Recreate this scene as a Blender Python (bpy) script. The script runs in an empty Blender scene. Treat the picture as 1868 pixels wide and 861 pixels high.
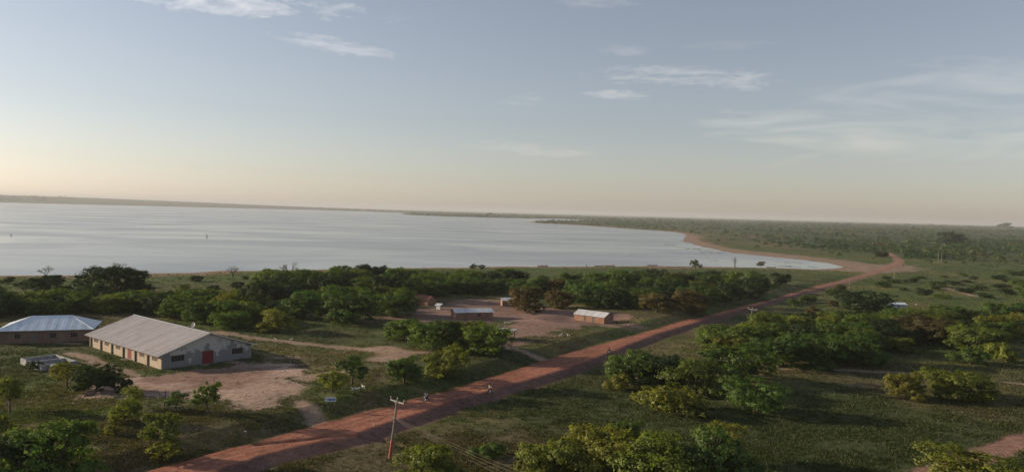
import bpy, math, random
import numpy as np
from mathutils import Vector, Matrix

# ------------------------------------------------------------------ camera, sky, sun, exposure
scn = bpy.context.scene
COL = scn.collection
R = math.radians
F_PX, CX, CY, CAM_H = 1450.0, 934.0, 430.5, 31.0
ROLL = math.atan(0.0265)
PITCH = math.atan((430.5 - 386.3) * math.cos(ROLL) / F_PX)

cam_d = bpy.data.cameras.new('camera')
cam_d.sensor_width = 36.0
cam_d.lens = F_PX / 1868.0 * 36.0
cam_d.clip_start = 0.5
cam_d.clip_end = 120000.0
cam = bpy.data.objects.new('camera', cam_d)
COL.objects.link(cam)
cam.matrix_world = (Matrix.Translation((0, 0, CAM_H)) @ Matrix.Rotation(math.pi / 2 - PITCH, 4, 'X')
                    @ Matrix.Rotation(ROLL, 4, 'Z'))
scn.camera = cam

SUN_AZ, SUN_EL = R(-77.0), R(14.0)          # azimuth from +Y, positive towards +X
SUN_STRENGTH, SKY_STRENGTH, EXPOSURE = 5.0, 0.092, 0.42

scn.view_settings.view_transform = 'Standard'
scn.view_settings.look = 'None'
scn.view_settings.gamma = 1.0
scn.view_settings.use_curve_mapping = False
scn.view_settings.exposure = EXPOSURE
scn.render.engine = 'CYCLES'
cy = scn.cycles
cy.max_bounces = 6
cy.diffuse_bounces = 3
cy.glossy_bounces = 3
cy.transmission_bounces = 4
cy.volume_bounces = 1
cy.transparent_max_bounces = 6
cy.caustics_reflective = False
cy.caustics_refractive = False
cy.use_denoising = True

sun_d = bpy.data.lights.new('sun', 'SUN')
sun_d.energy = SUN_STRENGTH
sun_d.angle = R(0.6)
sun_d.color = (1.0, 0.80, 0.56)
sun = bpy.data.objects.new('sun', sun_d)
COL.objects.link(sun)
SUN_DIR = Vector((math.sin(SUN_AZ) * math.cos(SUN_EL), math.cos(SUN_AZ) * math.cos(SUN_EL), math.sin(SUN_EL)))
sun.rotation_euler = SUN_DIR.to_track_quat('Z', 'Y').to_euler()


def pix_dir(px, py):
    X, Y = px - CX, py - CY
    c, s = math.cos(ROLL), math.sin(ROLL)
    X, Y = c * X + s * Y, -s * X + c * Y
    return (X / F_PX, math.cos(PITCH) - Y / F_PX * math.sin(PITCH), -math.sin(PITCH) - Y / F_PX * math.cos(PITCH))


def build_world():
    w = bpy.data.worlds.new('World')
    scn.world = w
    w.use_nodes = True
    nt = w.node_tree
    N, L = nt.nodes, nt.links
    N.clear()
    out = N.new('ShaderNodeOutputWorld')
    bg = N.new('ShaderNodeBackground')
    bg.inputs['Strength'].default_value = SKY_STRENGTH
    sky = N.new('ShaderNodeTexSky')
    sky.sky_type = 'NISHITA'
    sky.sun_disc = False
    sky.sun_elevation = SUN_EL
    sky.sun_rotation = SUN_AZ
    sky.altitude = 150
    sky.air_density = 1.0
    sky.dust_density = 0.75
    sky.ozone_density = 1.3

    def m(op, a, b=None, c=None, clamp=False):
        n = N.new('ShaderNodeMath')
        n.operation = op
        n.use_clamp = clamp
        for i, v in enumerate((a, b, c)):
            if v is None:
                continue
            if isinstance(v, (int, float)):
                n.inputs[i].default_value = v
            else:
                L.new(v, n.inputs[i])
        return n.outputs[0]

    tc = N.new('ShaderNodeTexCoord')
    sep = N.new('ShaderNodeSeparateXYZ')
    L.new(tc.outputs['Generated'], sep.inputs[0])
    x, y, z = sep.outputs
    az = m('ARCTAN2', x, y)
    el = m('ARCSINE', m('MINIMUM', m('MAXIMUM', z, -1.0), 1.0))

    def noise(sx, sy, detail, rough, w_=0.0, dist=0.0):
        cmb = N.new('ShaderNodeCombineXYZ')
        L.new(m('MULTIPLY', az, sx), cmb.inputs[0])
        L.new(m('MULTIPLY', el, sy), cmb.inputs[1])
        cmb.inputs[2].default_value = w_
        nz = N.new('ShaderNodeTexNoise')
        nz.inputs['Scale'].default_value = 1.0
        nz.inputs['Detail'].default_value = detail
        nz.inputs['Roughness'].default_value = rough
        nz.inputs['Distortion'].default_value = dist
        L.new(cmb.outputs[0], nz.inputs['Vector'])
        return nz.outputs['Fac']

    wisp = noise(16, 70, 6, 0.62, 3.1, 0.8)
    fine = noise(60, 190, 5, 0.6, 7.7, 0.5)
    wisp = m('ADD', m('MULTIPLY', wisp, 0.7), m('MULTIPLY', fine, 0.3))
    veil = noise(7, 46, 4, 0.5, 5.3, 1.2)
    # streaks of cloud at their bearings: pixel centre, half sizes, slope, opacity
    clouds = [(385, 0, 270, 23, 0.015, 1.0), (600, 82, 118, 13, 0.13, 0.75), (1265, 143, 170, 22, 0.07, 0.7),
              (1128, 174, 60, 9, 0.04, 0.72), (1142, 90, 50, 12, 0.0, 0.36), (1325, 84, 75, 9, 0.0, 0.22),
              (955, 183, 40, 13, 0.0, 0.3), (1085, 2, 90, 13, 0.02, 0.5), (1690, 175, 300, 42, -0.09, 0.36),
              (1500, 240, 200, 32, 0.10, 0.42), (1800, 122, 120, 17, 0.08, 0.24), (975, 273, 130, 12, 0.05, 0.26),
              (1800, 235, 270, 52, 0.02, 0.28), (1460, 290, 60, 7, -0.2, 0.18)]
    total = None
    for (cx, cyy, hw, hh, sl, op) in clouds:
        d = Vector(pix_dir(cx, cyy)).normalized()
        a0, e0 = math.atan2(d.x, d.y), math.asin(d.z)
        da = m('SUBTRACT', az, a0)
        de = m('ADD', m('SUBTRACT', el, e0), m('MULTIPLY', da, sl - 0.0265))
        u = m('MULTIPLY', da, F_PX / hw)
        v = m('MULTIPLY', de, F_PX / hh)
        q = m('SUBTRACT', 1.0, m('ADD', m('MULTIPLY', u, u), m('MULTIPLY', v, v)))
        q = m('MAXIMUM', q, -1.5)
        tex = veil if hh > 28 else wisp
        k = m('ADD', m('MULTIPLY', q, 0.42), m('MULTIPLY', m('SUBTRACT', tex, 0.50), 2.4 if hh > 28 else 3.4))
        k = m('MULTIPLY', m('SMOOTH_MIN', m('MAXIMUM', k, 0.0), 1.0, 0.2), op)
        k = m('MULTIPLY', k, m('MULTIPLY', m('ADD', q, 0.9, None, True), 1.0))
        total = k if total is None else m('MAXIMUM', total, k)
    mix = N.new('ShaderNodeMix')
    mix.data_type = 'RGBA'
    L.new(m('MINIMUM', total, 0.85), mix.inputs['Factor'])
    hs = N.new('ShaderNodeHueSaturation')
    hs.inputs['Saturation'].default_value = 0.60
    L.new(sky.outputs[0], hs.inputs['Color'])
    tint = N.new('ShaderNodeMix')
    tint.data_type = 'RGBA'
    tint.blend_type = 'MULTIPLY'
    tint.inputs['Factor'].default_value = 1.0
    tint.inputs['B'].default_value = (1.0, 0.972, 1.02, 1)
    L.new(hs.outputs[0], tint.inputs['A'])
    L.new(tint.outputs['Result'], mix.inputs['A'])
    gain = N.new('ShaderNodeMix')
    gain.data_type = 'RGBA'
    gain.blend_type = 'MULTIPLY'
    gain.inputs['Factor'].default_value = 1.0
    L.new(tint.outputs['Result'], gain.inputs['A'])
    gain.inputs['B'].default_value = (1.95, 1.68, 1.45, 1)
    L.new(gain.outputs['Result'], mix.inputs['B'])
    L.new(mix.outputs['Result'], bg.inputs['Color'])
    L.new(bg.outputs[0], out.inputs['Surface'])


build_world()

# ------------------------------------------------------------------ numeric helpers
rng = np.random.default_rng(7)
random.seed(7)


def at(px, py, z=0.0):
    d = pix_dir(px, py)
    t = (z - CAM_H) / d[2]
    return np.array([d[0] * t, d[1] * t])


def poly_at(pts, z=0.0):
    return np.array([at(p[0], p[1], z) for p in pts])


def dep(px, py):                      # metres per picture pixel on the ground there
    p = at(px, py)
    return math.hypot(*p) / F_PX / math.sqrt(1 + ((px - CX) / F_PX) ** 2) * 1.0


def hash2(ix, iy, seed):
    h = (ix.astype(np.int64) * 374761393 + iy.astype(np.int64) * 668265263 + seed * 982451653) & 0xffffffff
    h = ((h ^ (h >> 13)) * 1274126177) & 0xffffffff
    h = h ^ (h >> 16)
    return (h & 0xffffff) / float(0xffffff)


def vnoise(x, y, seed=0):
    ix, iy = np.floor(x), np.floor(y)
    fx, fy = x - ix, y - iy
    fx = fx * fx * (3 - 2 * fx)
    fy = fy * fy * (3 - 2 * fy)
    a, b = hash2(ix, iy, seed), hash2(ix + 1, iy, seed)
    c, d = hash2(ix, iy + 1, seed), hash2(ix + 1, iy + 1, seed)
    return (a * (1 - fx) + b * fx) * (1 - fy) + (c * (1 - fx) + d * fx) * fy


def fbm(x, y, scale, octs=4, seed=0):
    v, amp, tot = 0.0, 1.0, 0.0
    for o in range(octs):
        v = v + amp * vnoise(x / scale * 2 ** o + 17.3 * o, y / scale * 2 ** o - 9.1 * o, seed + o)
        tot += amp
        amp *= 0.5
    return v / tot


def inside(x, y, P):
    r = np.zeros(x.shape, bool)
    n = len(P)
    for i in range(n):
        x1, y1 = P[i]
        x2, y2 = P[(i + 1) % n]
        if y1 == y2:
            continue
        c = ((y1 > y) != (y2 > y)) & (x < (x2 - x1) * (y - y1) / (y2 - y1) + x1)
        r ^= c
    return r


def dist(x, y, P, closed=False):
    best = np.full(x.shape, 1e18)
    n = len(P)
    for i in range(n if closed else n - 1):
        ax, ay = P[i]
        bx, by = P[(i + 1) % n]
        dx, dy = bx - ax, by - ay
        t = np.clip(((x - ax) * dx + (y - ay) * dy) / (dx * dx + dy * dy + 1e-12), 0, 1)
        best = np.minimum(best, (x - ax - t * dx) ** 2 + (y - ay - t * dy) ** 2)
    return np.sqrt(best)


def sdf(x, y, P):                     # positive inside
    d = dist(x, y, P, True)
    return np.where(inside(x, y, P), d, -d)


def sstep(a, b, v):
    t = np.clip((v - a) / (b - a), 0, 1)
    return t * t * (3 - 2 * t)


# ------------------------------------------------------------------ plan of the place (metres)
WATER_Z = -0.7
LAKE_PIX = [(-420, 508), (-150, 505), (0, 502), (120, 502), (240, 499), (350, 497), (400, 494), (480, 493), (600, 491),
            (700, 489), (830, 488), (940, 486), (1060, 486), (1200, 485), (1330, 487), (1420, 489), (1480, 491),
            (1520, 489.5), (1536, 487), (1510, 480), (1460, 474), (1420, 470), (1380, 466), (1330, 461), (1290, 452),
            (1262, 445), (1243, 440), (1248, 433), (1251, 428.5), (1235, 424), (1200, 421), (1150, 418), (1080, 412.5),
            (1020, 409), (985, 407.5), (958, 405.3), (1000, 403.3), (1040, 402.6), (1075, 402.2), (1070, 400.8),
            (1020, 399.6), (940, 398.2), (880, 397), (800, 394.6), (750, 392.4), (728, 390.2), (745, 389.0), (700, 387.0),
            (640, 385), (470, 379.6), (330, 375.4), (200, 372), (0, 369.0), (-250, 363.5), (-420, 362)]
LAKE = poly_at(LAKE_PIX, WATER_Z)

ROAD_U_PIX = [(60, 925), (165, 892), (265, 861), (370, 832), (470, 806), (557, 780), (662, 751), (764, 725), (869, 696), (940, 675),
              (1017, 651), (1093, 628), (1170, 608), (1247, 586), (1298, 574), (1336, 563), (1410, 546), (1462, 529),
              (1526, 513), (1582, 498), (1612, 486), (1630, 477), (1627, 469), (1618, 463.5), (1606, 460)]
ROAD_L_PIX = [(330, 920), (410, 885), (503, 850), (598, 826), (682, 805), (725, 789), (802, 764), (853, 743), (940, 719), (1042, 687),
              (1098, 667), (1170, 635), (1221, 615), (1298, 590), (1349, 575), (1410, 556), (1475, 538), (1551, 518),
              (1612, 498), (1650, 485), (1650, 476), (1638, 468.5), (1626, 463), (1612, 460)]
ROAD_U = poly_at(ROAD_U_PIX, 0.0)
ROAD_L = poly_at(ROAD_L_PIX, -0.7)
ROAD = np.vstack([ROAD_U, ROAD_L[::-1]])

TRACK = poly_at([(1980, 745), (1868, 782), (1800, 812), (1700, 846), (1620, 872), (1560, 900), (1660, 905), (1760, 868),
                 (1868, 822), (1990, 780)])
YARD = poly_at([(170, 712), (250, 690), (330, 676), (430, 664), (505, 656), (540, 668), (556, 700), (560, 735), (545, 757), (490, 764),
                (430, 764), (370, 752), (300, 742), (240, 735), (190, 722)])
VILLAGE = poly_at([(700, 566), (800, 556), (860, 546), (935, 548), (1000, 560), (1040, 566), (1120, 576), (1150, 590), (1165, 600), (1060, 605),
                   (1005, 622), (962, 628), (935, 645), (905, 640), (918, 610), (905, 588), (850, 594), (770, 588), (700, 580)])
PATHS = [  # centre line in pixels, half width in metres
    ([(395, 606), (440, 613), (480, 619), (560, 628), (640, 637), (700, 648), (770, 652)], 1.6),
    ([(690, 640), (730, 652), (700, 662)], 3.6),
    ([(905, 640), (940, 648), (985, 656)], 1.6),
    ([(125, 644), (160, 652), (195, 668), (250, 684)], 1.3),
    ([(10, 623), (60, 624), (140, 627)], 1.2),
    ([(1716, 516), (1722, 524), (1745, 531), (1778, 540)], 1.7),
    ([(1430, 672), (1560, 675), (1640, 680), (1760, 690), (1868, 702)], 0.7),
    ([(548, 748), (572, 766), (592, 788)], 1.9),
    ([(560, 700), (590, 694), (630, 690)], 2.6),
    ([(1780, 594), (1830, 598), (1900, 604)], 3.0)]
PATHS = [(poly_at(p), w) for p, w in PATHS]
BEACH_OUT = poly_at([(1243, 440), (1250, 428), (1240, 421), (1260, 422), (1284, 428), (1277, 438), (1317, 451), (1368, 458), (1410, 461), (1440, 464),
                     (1480, 467), (1549, 477), (1612, 484), (1650, 483), (1655, 487), (1690, 490), (1640, 497), (1585, 499),
                     (1524, 493), (1500, 492), (1536, 487), (1460, 474), (1380, 466), (1290, 452)])
BUILD_X, BUILD_Y, BUILD_YAW = -64.5, 146.8, R(138.7)
PADS = [(-70.6, 164.2, 19.0), (-102.3, 176.7, 12.0), (-86.5, 148.3, 7.0), (-11.0, 229.6, 7.0), (23.6, 228.4, 7.0), (-31.0, 258.0, 8.0)]


GULLY = poly_at([(470, 810), (540, 803), (590, 797), (640, 792), (700, 793), (735, 802), (745, 812)])


def height(x, y, coarse=None):
    """ground level; the lake floor dips below the water"""
    x = np.asarray(x, float)
    y = np.asarray(y, float)
    r = np.hypot(x, y)
    s = -sdf(x, y, LAKE)                                         # metres from the water, positive on land
    s = s + (fbm(x, y, 14.0, 3, 5) - 0.5) * np.clip(r * 0.012, 2, 14)
    land = WATER_Z + np.clip(s * 0.035, -2.5, 0.0) + 0.7 * sstep(0, 26, s)
    z = land
    rough = (fbm(x, y, 9.0, 3, 11) - 0.5) * 0.35 + (fbm(x, y, 45.0, 2, 21) - 0.5) * 0.6
    z = z + rough * sstep(8, 40, s) * (1 - sstep(500, 900, r))
    # the road bench: bank above on the lake side, shoulder falling to the near side
    near = r < 1100
    du = np.full(x.shape, 1e6)
    dl = np.full(x.shape, 1e6)
    ins = np.zeros(x.shape, bool)
    xs, ys = x[near], y[near]
    if xs.size:
        du[near] = dist(xs, ys, ROAD_U)
        dl[near] = dist(xs, ys, ROAD_L)
        ins[near] = inside(xs, ys, ROAD)
    fall = 1 - sstep(330, 520, r)
    left = (~ins) & (du < dl)
    right = (~ins) & (dl <= du)
    bank = np.clip((du - 0.8) * 0.25, 0, 1.25) * (1 - sstep(12, 50, du)) * fall
    z = np.where(left & near, z * sstep(0, 10, du) + bank, z)
    low = -0.75 * (1 - sstep(3, 40, dl)) * fall
    z = np.where(right & near, z * sstep(0, 12, dl) + low, z)
    deck = np.minimum(0.05, -0.75 + dl * 0.26) * fall + (fbm(x, y, 3.0, 2, 31) - 0.5) * 0.06
    z = np.where(ins, np.where(r < 560, deck, np.minimum(0.05, z + 0.05)), z)
    gul = np.full(x.shape, 99.0)
    gul[near] = dist(xs, ys, GULLY)
    z = z - 0.32 * np.exp(-(gul / 0.55) ** 2)
    for px_, py_, pr in PADS:                                    # levelled building plots
        z = z * sstep(pr, pr + 9, np.hypot(x - px_, y - py_))
    # ridge beyond the far shore, on the sun side
    az = np.degrees(np.arctan2(x, y))
    ridge = sstep(-2, -36, az) * sstep(6500, 10500, r) * (1 - sstep(15000, 24000, r))
    z = z + ridge * (68 + 36 * (fbm(x, y, 3600.0, 3, 41) - 0.5))
    swell = sstep(1200, 5000, r) * sstep(8, 36, az) * 9.0 * fbm(x, y, 900.0, 2, 43)
    return z + swell


def masks(x, y):
    """how much each kind of surface covers the spot"""
    wob = (fbm(x, y, 6.0, 3, 51) - 0.5)
    r = np.hypot(x, y)
    near = r < 1300
    o = {}
    for k, P, w in (('road', ROAD, 1.1), ('track', TRACK, 0.9), ('yard', YARD, 7.0), ('village', VILLAGE, 8.0),
                    ('beach', BEACH_OUT, 16.0)):
        v = np.full(x.shape, -50.0)
        v[near] = sdf(x[near], y[near], P)
        o[k] = v + wob * w * 2
    v = np.full(x.shape, -50.0)
    xs, ys = x[near], y[near]
    for P, hw in PATHS:
        v[near] = np.maximum(v[near], hw - dist(xs, ys, P))
    o['path'] = v + wob * 2.2
    o['shore'] = -sdf(x, y, LAKE)
    dl = np.full(x.shape, 99.0)
    dl[near] = dist(xs, ys, ROAD_L)
    o['dl'] = dl
    du = np.full(x.shape, 99.0)
    du[near] = dist(xs, ys, ROAD_U)
    o['du'] = du
    return o


C_GRASS = np.array([0.084, 0.106, 0.034])
C_LUSH = np.array([0.066, 0.105, 0.024])
C_DRY = np.array([0.150, 0.120, 0.050])
C_SOIL = np.array([0.20, 0.125, 0.085])
C_SAND = np.array([0.36, 0.255, 0.20])
C_VILL = np.array([0.21, 0.135, 0.108])
C_ROAD = np.array([0.30, 0.118, 0.074])
C_MUD = np.array([0.25, 0.165, 0.11])
C_WOOD = np.array([0.036, 0.056, 0.020])


def lerp(a, b, t):
    return a + (b - a) * np.asarray(t)[..., None]


def ground_colour(x, y, o):
    r = np.hypot(x, y)
    n1 = fbm(x, y, 22.0, 4, 61)
    n2 = fbm(x, y, 7.0, 4, 71)
    n3 = fbm(x, y, 60.0, 3, 81)
    c = np.broadcast_to(C_GRASS, x.shape + (3,)).copy()
    c = lerp(c, C_DRY, sstep(0.48, 0.70, n1) * 0.7)
    c = lerp(c, C_SOIL * 0.8, sstep(0.48, 0.70, n2) * 0.55 * sstep(0.30, 0.55, n3))
    c = lerp(c, C_GRASS * 0.55, sstep(0.52, 0.36, n3) * 0.75)
    c = lerp(c, np.array([0.115, 0.088, 0.050]), sstep(0.54, 0.66, fbm(x, y, 34.0, 4, 101)) * 0.7)
    lush = sstep(140, 25, o['shore']) * (r < 900)
    meadow = sstep(150, 260, r) * sstep(0.30, 0.42, x / np.maximum(r, 1)) * (1 - sstep(800, 1300, r))
    c = lerp(c, C_LUSH, np.maximum(lush * 0.85, meadow * 0.75) * (0.45 + 0.8 * n1))
    c = lerp(c, np.array([0.13, 0.125, 0.04]), meadow * sstep(0.52, 0.66, n1) * 0.8)
    mud = sstep(30, 8, o['shore'] + (n1 - 0.5) * 46)
    c = lerp(c, C_MUD, mud * 0.9 * (r < 3500))
    far = sstep(620, 900, r) * sstep(90, 200, o['shore'])
    clear = sstep(0.50, 0.66, fbm(x, y * 0.5, 170.0, 3, 95))
    c = lerp(c, C_WOOD * 1.25, far * 0.85)
    c = lerp(c, np.array([0.075, 0.092, 0.032]), far * clear * 0.8 * (r < 3500))
    c = lerp(c, C_WOOD, sstep(2500, 4500, r) * 0.9)
    c = lerp(c, C_SAND * (0.72 + 0.5 * n2[..., None]), sstep(-2.0, 2.5, o['yard']) * (0.55 + 0.45 * sstep(0.3, 0.55, n1)))
    dirt = np.array([0.19, 0.115, 0.085]) * (0.8 + 0.4 * n2[..., None])
    c = lerp(c, dirt, sstep(-1.0, 2.5, o['yard']) * sstep(0.50, 0.64, fbm(x, y, 12.0, 4, 181)) * 0.8)
    c = lerp(c, C_VILL * (0.75 + 0.5 * n2[..., None]), sstep(-2.0, 2.0, o['village']))
    c = lerp(c, np.array([0.30, 0.21, 0.155]), sstep(-1.0, 0.8, o['path']) * 0.9)
    c = lerp(c, np.array([0.25, 0.18, 0.13]) * (0.8 + 0.4 * n2[..., None]), sstep(-6, 6, o['beach']) * 0.95)
    c = lerp(c, np.array([0.27, 0.155, 0.115]), sstep(-0.8, 0.8, o['track']))
    rt = fbm(x * 0.84 - y * 0.54, (x * 0.54 + y * 0.84) * 0.16, 1.6, 3, 91)
    rc = C_ROAD * (0.66 + 0.62 * rt[..., None])
    lat = o['du'] / np.maximum(o['du'] + o['dl'], 0.1) + (n1 - 0.5) * 0.10
    ruts = np.exp(-((lat - 0.20) / 0.045) ** 2) + np.exp(-((lat - 0.37) / 0.045) ** 2) + 0.7 * np.exp(-((lat - 0.56) / 0.05) ** 2)
    rc = lerp(rc, np.array([0.35, 0.185, 0.130]), np.clip(ruts * (0.15 + 0.75 * n2), 0, 0.7))
    rc = lerp(rc, np.array([0.20, 0.085, 0.058]), sstep(0.55, 0.75, n1) * 0.5)
    rc = lerp(rc, np.array([0.15, 0.086, 0.070]), sstep(3.6, 2.2, o['dl'] + (n2 - 0.5) * 1.2))
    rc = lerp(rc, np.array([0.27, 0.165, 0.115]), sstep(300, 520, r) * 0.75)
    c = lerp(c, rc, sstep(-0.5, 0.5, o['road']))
    return c


# ------------------------------------------------------------------ materials
MATS = {}


def nodes(name):
    m_ = bpy.data.materials.new(name)
    m_.use_nodes = True
    nt = m_.node_tree
    nt.nodes.clear()
    return m_, nt.nodes, nt.links


def simple(name, col, rough=0.8, var=0.25, scale=2.0, metal=0.0, bump=0.0, spec=0.3, col2=None, thr=None):
    if name in MATS:
        return MATS[name]
    m_, N, L = nodes(name)
    out = N.new('ShaderNodeOutputMaterial')
    p = N.new('ShaderNodeBsdfPrincipled')
    tc = N.new('ShaderNodeTexCoord')
    nz = N.new('ShaderNodeTexNoise')
    nz.inputs['Scale'].default_value = scale
    nz.inputs['Detail'].default_value = 6
    nz.inputs['Roughness'].default_value = 0.65
    L.new(tc.outputs['Object'], nz.inputs['Vector'])
    ramp = N.new('ShaderNodeValToRGB')
    c2 = col2 or tuple(min(1, c * (1 + var)) for c in col)
    c1 = col if col2 else tuple(c * (1 - var) for c in col)
    ramp.color_ramp.elements[0].color = (*c1, 1)
    ramp.color_ramp.elements[1].color = (*c2, 1)
    a, b = thr or (0.32, 0.68)
    ramp.color_ramp.elements[0].position = a
    ramp.color_ramp.elements[1].position = b
    L.new(nz.outputs['Fac'], ramp.inputs[0])
    L.new(ramp.outputs[0], p.inputs['Base Color'])
    p.inputs['Roughness'].default_value = rough
    p.inputs['Metallic'].default_value = metal
    p.inputs['Specular IOR Level'].default_value = spec
    if bump:
        b_ = N.new('ShaderNodeBump')
        b_.inputs['Strength'].default_value = bump
        b_.inputs['Distance'].default_value = 0.05
        L.new(nz.outputs['Fac'], b_.inputs['Height'])
        L.new(b_.outputs[0], p.inputs['Normal'])
    L.new(p.outputs[0], out.inputs['Surface'])
    MATS[name] = m_
    return m_


def terrain_material():
    m_, N, L = nodes('terrain')
    out = N.new('ShaderNodeOutputMaterial')
    p = N.new('ShaderNodeBsdfPrincipled')
    p.inputs['Roughness'].default_value = 0.95
    p.inputs['Specular IOR Level'].default_value = 0.12
    at_ = N.new('ShaderNodeAttribute')
    at_.attribute_name = 'Col'
    tc = N.new('ShaderNodeTexCoord')
    fac = None
    for sc, lo, hi in ((0.09, 0.75, 1.25), (0.9, 0.65, 1.35), (4.0, 0.7, 1.3)):
        nz = N.new('ShaderNodeTexNoise')
        nz.inputs['Scale'].default_value = sc
        nz.inputs['Detail'].default_value = 5
        nz.inputs['Roughness'].default_value = 0.65
        L.new(tc.outputs['Object'], nz.inputs['Vector'])
        mr = N.new('ShaderNodeMapRange')
        mr.inputs['From Min'].default_value = 0.3
        mr.inputs['From Max'].default_value = 0.7
        mr.inputs['To Min'].default_value = lo
        mr.inputs['To Max'].default_value = hi
        L.new(nz.outputs['Fac'], mr.inputs['Value'])
        if fac is None:
            fac = mr.outputs[0]
        else:
            mm = N.new('ShaderNodeMath')
            mm.operation = 'MULTIPLY'
            L.new(fac, mm.inputs[0])
            L.new(mr.outputs[0], mm.inputs[1])
            fac = mm.outputs[0]
    vm = N.new('ShaderNodeVectorMath')
    vm.operation = 'SCALE'
    L.new(at_.outputs['Color'], vm.inputs[0])
    L.new(fac, vm.inputs['Scale'])
    L.new(vm.outputs[0], p.inputs['Base Color'])
    nb = N.new('ShaderNodeTexNoise')
    nb.inputs['Scale'].default_value = 1.6
    nb.inputs['Detail'].default_value = 6
    nb.inputs['Roughness'].default_value = 0.7
    L.new(tc.outputs['Object'], nb.inputs['Vector'])
    b_ = N.new('ShaderNodeBump')
    b_.inputs['Strength'].default_value = 0.5
    b_.inputs['Distance'].default_value = 0.25
    L.new(nb.outputs['Fac'], b_.inputs['Height'])
    L.new(b_.outputs[0], p.inputs['Normal'])
    L.new(p.outputs[0], out.inputs['Surface'])
    return m_


def water_material():
    m_, N, L = nodes('lake_water')
    out = N.new('ShaderNodeOutputMaterial')
    p = N.new('ShaderNodeBsdfPrincipled')
    p.inputs['Base Color'].default_value = (0.20, 0.225, 0.235, 1)
    p.inputs['IOR'].default_value = 1.333
    p.inputs['Specular IOR Level'].default_value = 0.5
    tc = N.new('ShaderNodeTexCoord')
    mp = N.new('ShaderNodeMapping')
    mp.inputs['Rotation'].default_value = (0, 0, R(12))
    mp.inputs['Scale'].default_value = (0.6, 1.0, 1.0)
    L.new(tc.outputs['Object'], mp.inputs['Vector'])
    nz = N.new('ShaderNodeTexNoise')
    nz.inputs['Scale'].default_value = 0.55
    nz.inputs['Detail'].default_value = 5
    nz.inputs['Roughness'].default_value = 0.6
    L.new(mp.outputs[0], nz.inputs['Vector'])
    big = N.new('ShaderNodeTexNoise')               # wind lanes
    big.inputs['Scale'].default_value = 0.010
    big.inputs['Detail'].default_value = 4
    big.inputs['Distortion'].default_value = 0.6
    L.new(mp.outputs[0], big.inputs['Vector'])
    mr = N.new('ShaderNodeMapRange')
    mr.inputs['From Min'].default_value = 0.35
    mr.inputs['From Max'].default_value = 0.68
    mr.inputs['To Min'].default_value = 0.15
    mr.inputs['To Max'].default_value = 0.26
    L.new(big.outputs['Fac'], mr.inputs['Value'])
    L.new(mr.outputs[0], p.inputs['Roughness'])
    b_ = N.new('ShaderNodeBump')
    b_.inputs['Strength'].default_value = 0.22
    b_.inputs['Distance'].default_value = 0.10
    L.new(nz.outputs['Fac'], b_.inputs['Height'])
    L.new(b_.outputs[0], p.inputs['Normal'])
    L.new(p.outputs[0], out.inputs['Surface'])
    return m_


def leaf_material(name, use_attr=False, trans=0.40):
    """leaf colour comes from the object's own colour (one plant, one shade) and a per-clump tone"""
    m_, N, L = nodes(name)
    out = N.new('ShaderNodeOutputMaterial')
    if use_attr:
        a = N.new('ShaderNodeAttribute')
        a.attribute_name = 'Col'
        col = a.outputs['Color']
    else:
        oi = N.new('ShaderNodeObjectInfo')
        a = N.new('ShaderNodeAttribute')
        a.attribute_name = 'tone'
        mr = N.new('ShaderNodeMapRange')
        mr.inputs['To Min'].default_value = 0.62
        mr.inputs['To Max'].default_value = 1.38
        L.new(a.outputs['Fac'], mr.inputs['Value'])
        vm = N.new('ShaderNodeVectorMath')
        vm.operation = 'SCALE'
        L.new(oi.outputs['Color'], vm.inputs[0])
        L.new(mr.outputs[0], vm.inputs['Scale'])
        col = vm.outputs[0]
    d = N.new('ShaderNodeBsdfDiffuse')
    t = N.new('ShaderNodeBsdfTranslucent')
    g = N.new('ShaderNodeBsdfGlossy')
    g.inputs['Roughness'].default_value = 0.55
    g.inputs['Color'].default_value = (0.5, 0.5, 0.5, 1)
    L.new(col, d.inputs['Color'])
    ty = N.new('ShaderNodeMix')
    ty.data_type = 'RGBA'
    ty.blend_type = 'MULTIPLY'
    ty.inputs['Factor'].default_value = 1.0
    L.new(col, ty.inputs['A'])
    ty.inputs['B'].default_value = (1.7, 1.75, 0.6, 1)
    L.new(ty.outputs['Result'], t.inputs['Color'])
    m1 = N.new('ShaderNodeMixShader')
    m1.inputs[0].default_value = trans
    L.new(d.outputs[0], m1.inputs[1])
    L.new(t.outputs[0], m1.inputs[2])
    m2 = N.new('ShaderNodeMixShader')
    m2.inputs[0].default_value = 0.03
    L.new(m1.outputs[0], m2.inputs[1])
    L.new(g.outputs[0], m2.inputs[2])
    L.new(m2.outputs[0], out.inputs['Surface'])
    return m_


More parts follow.
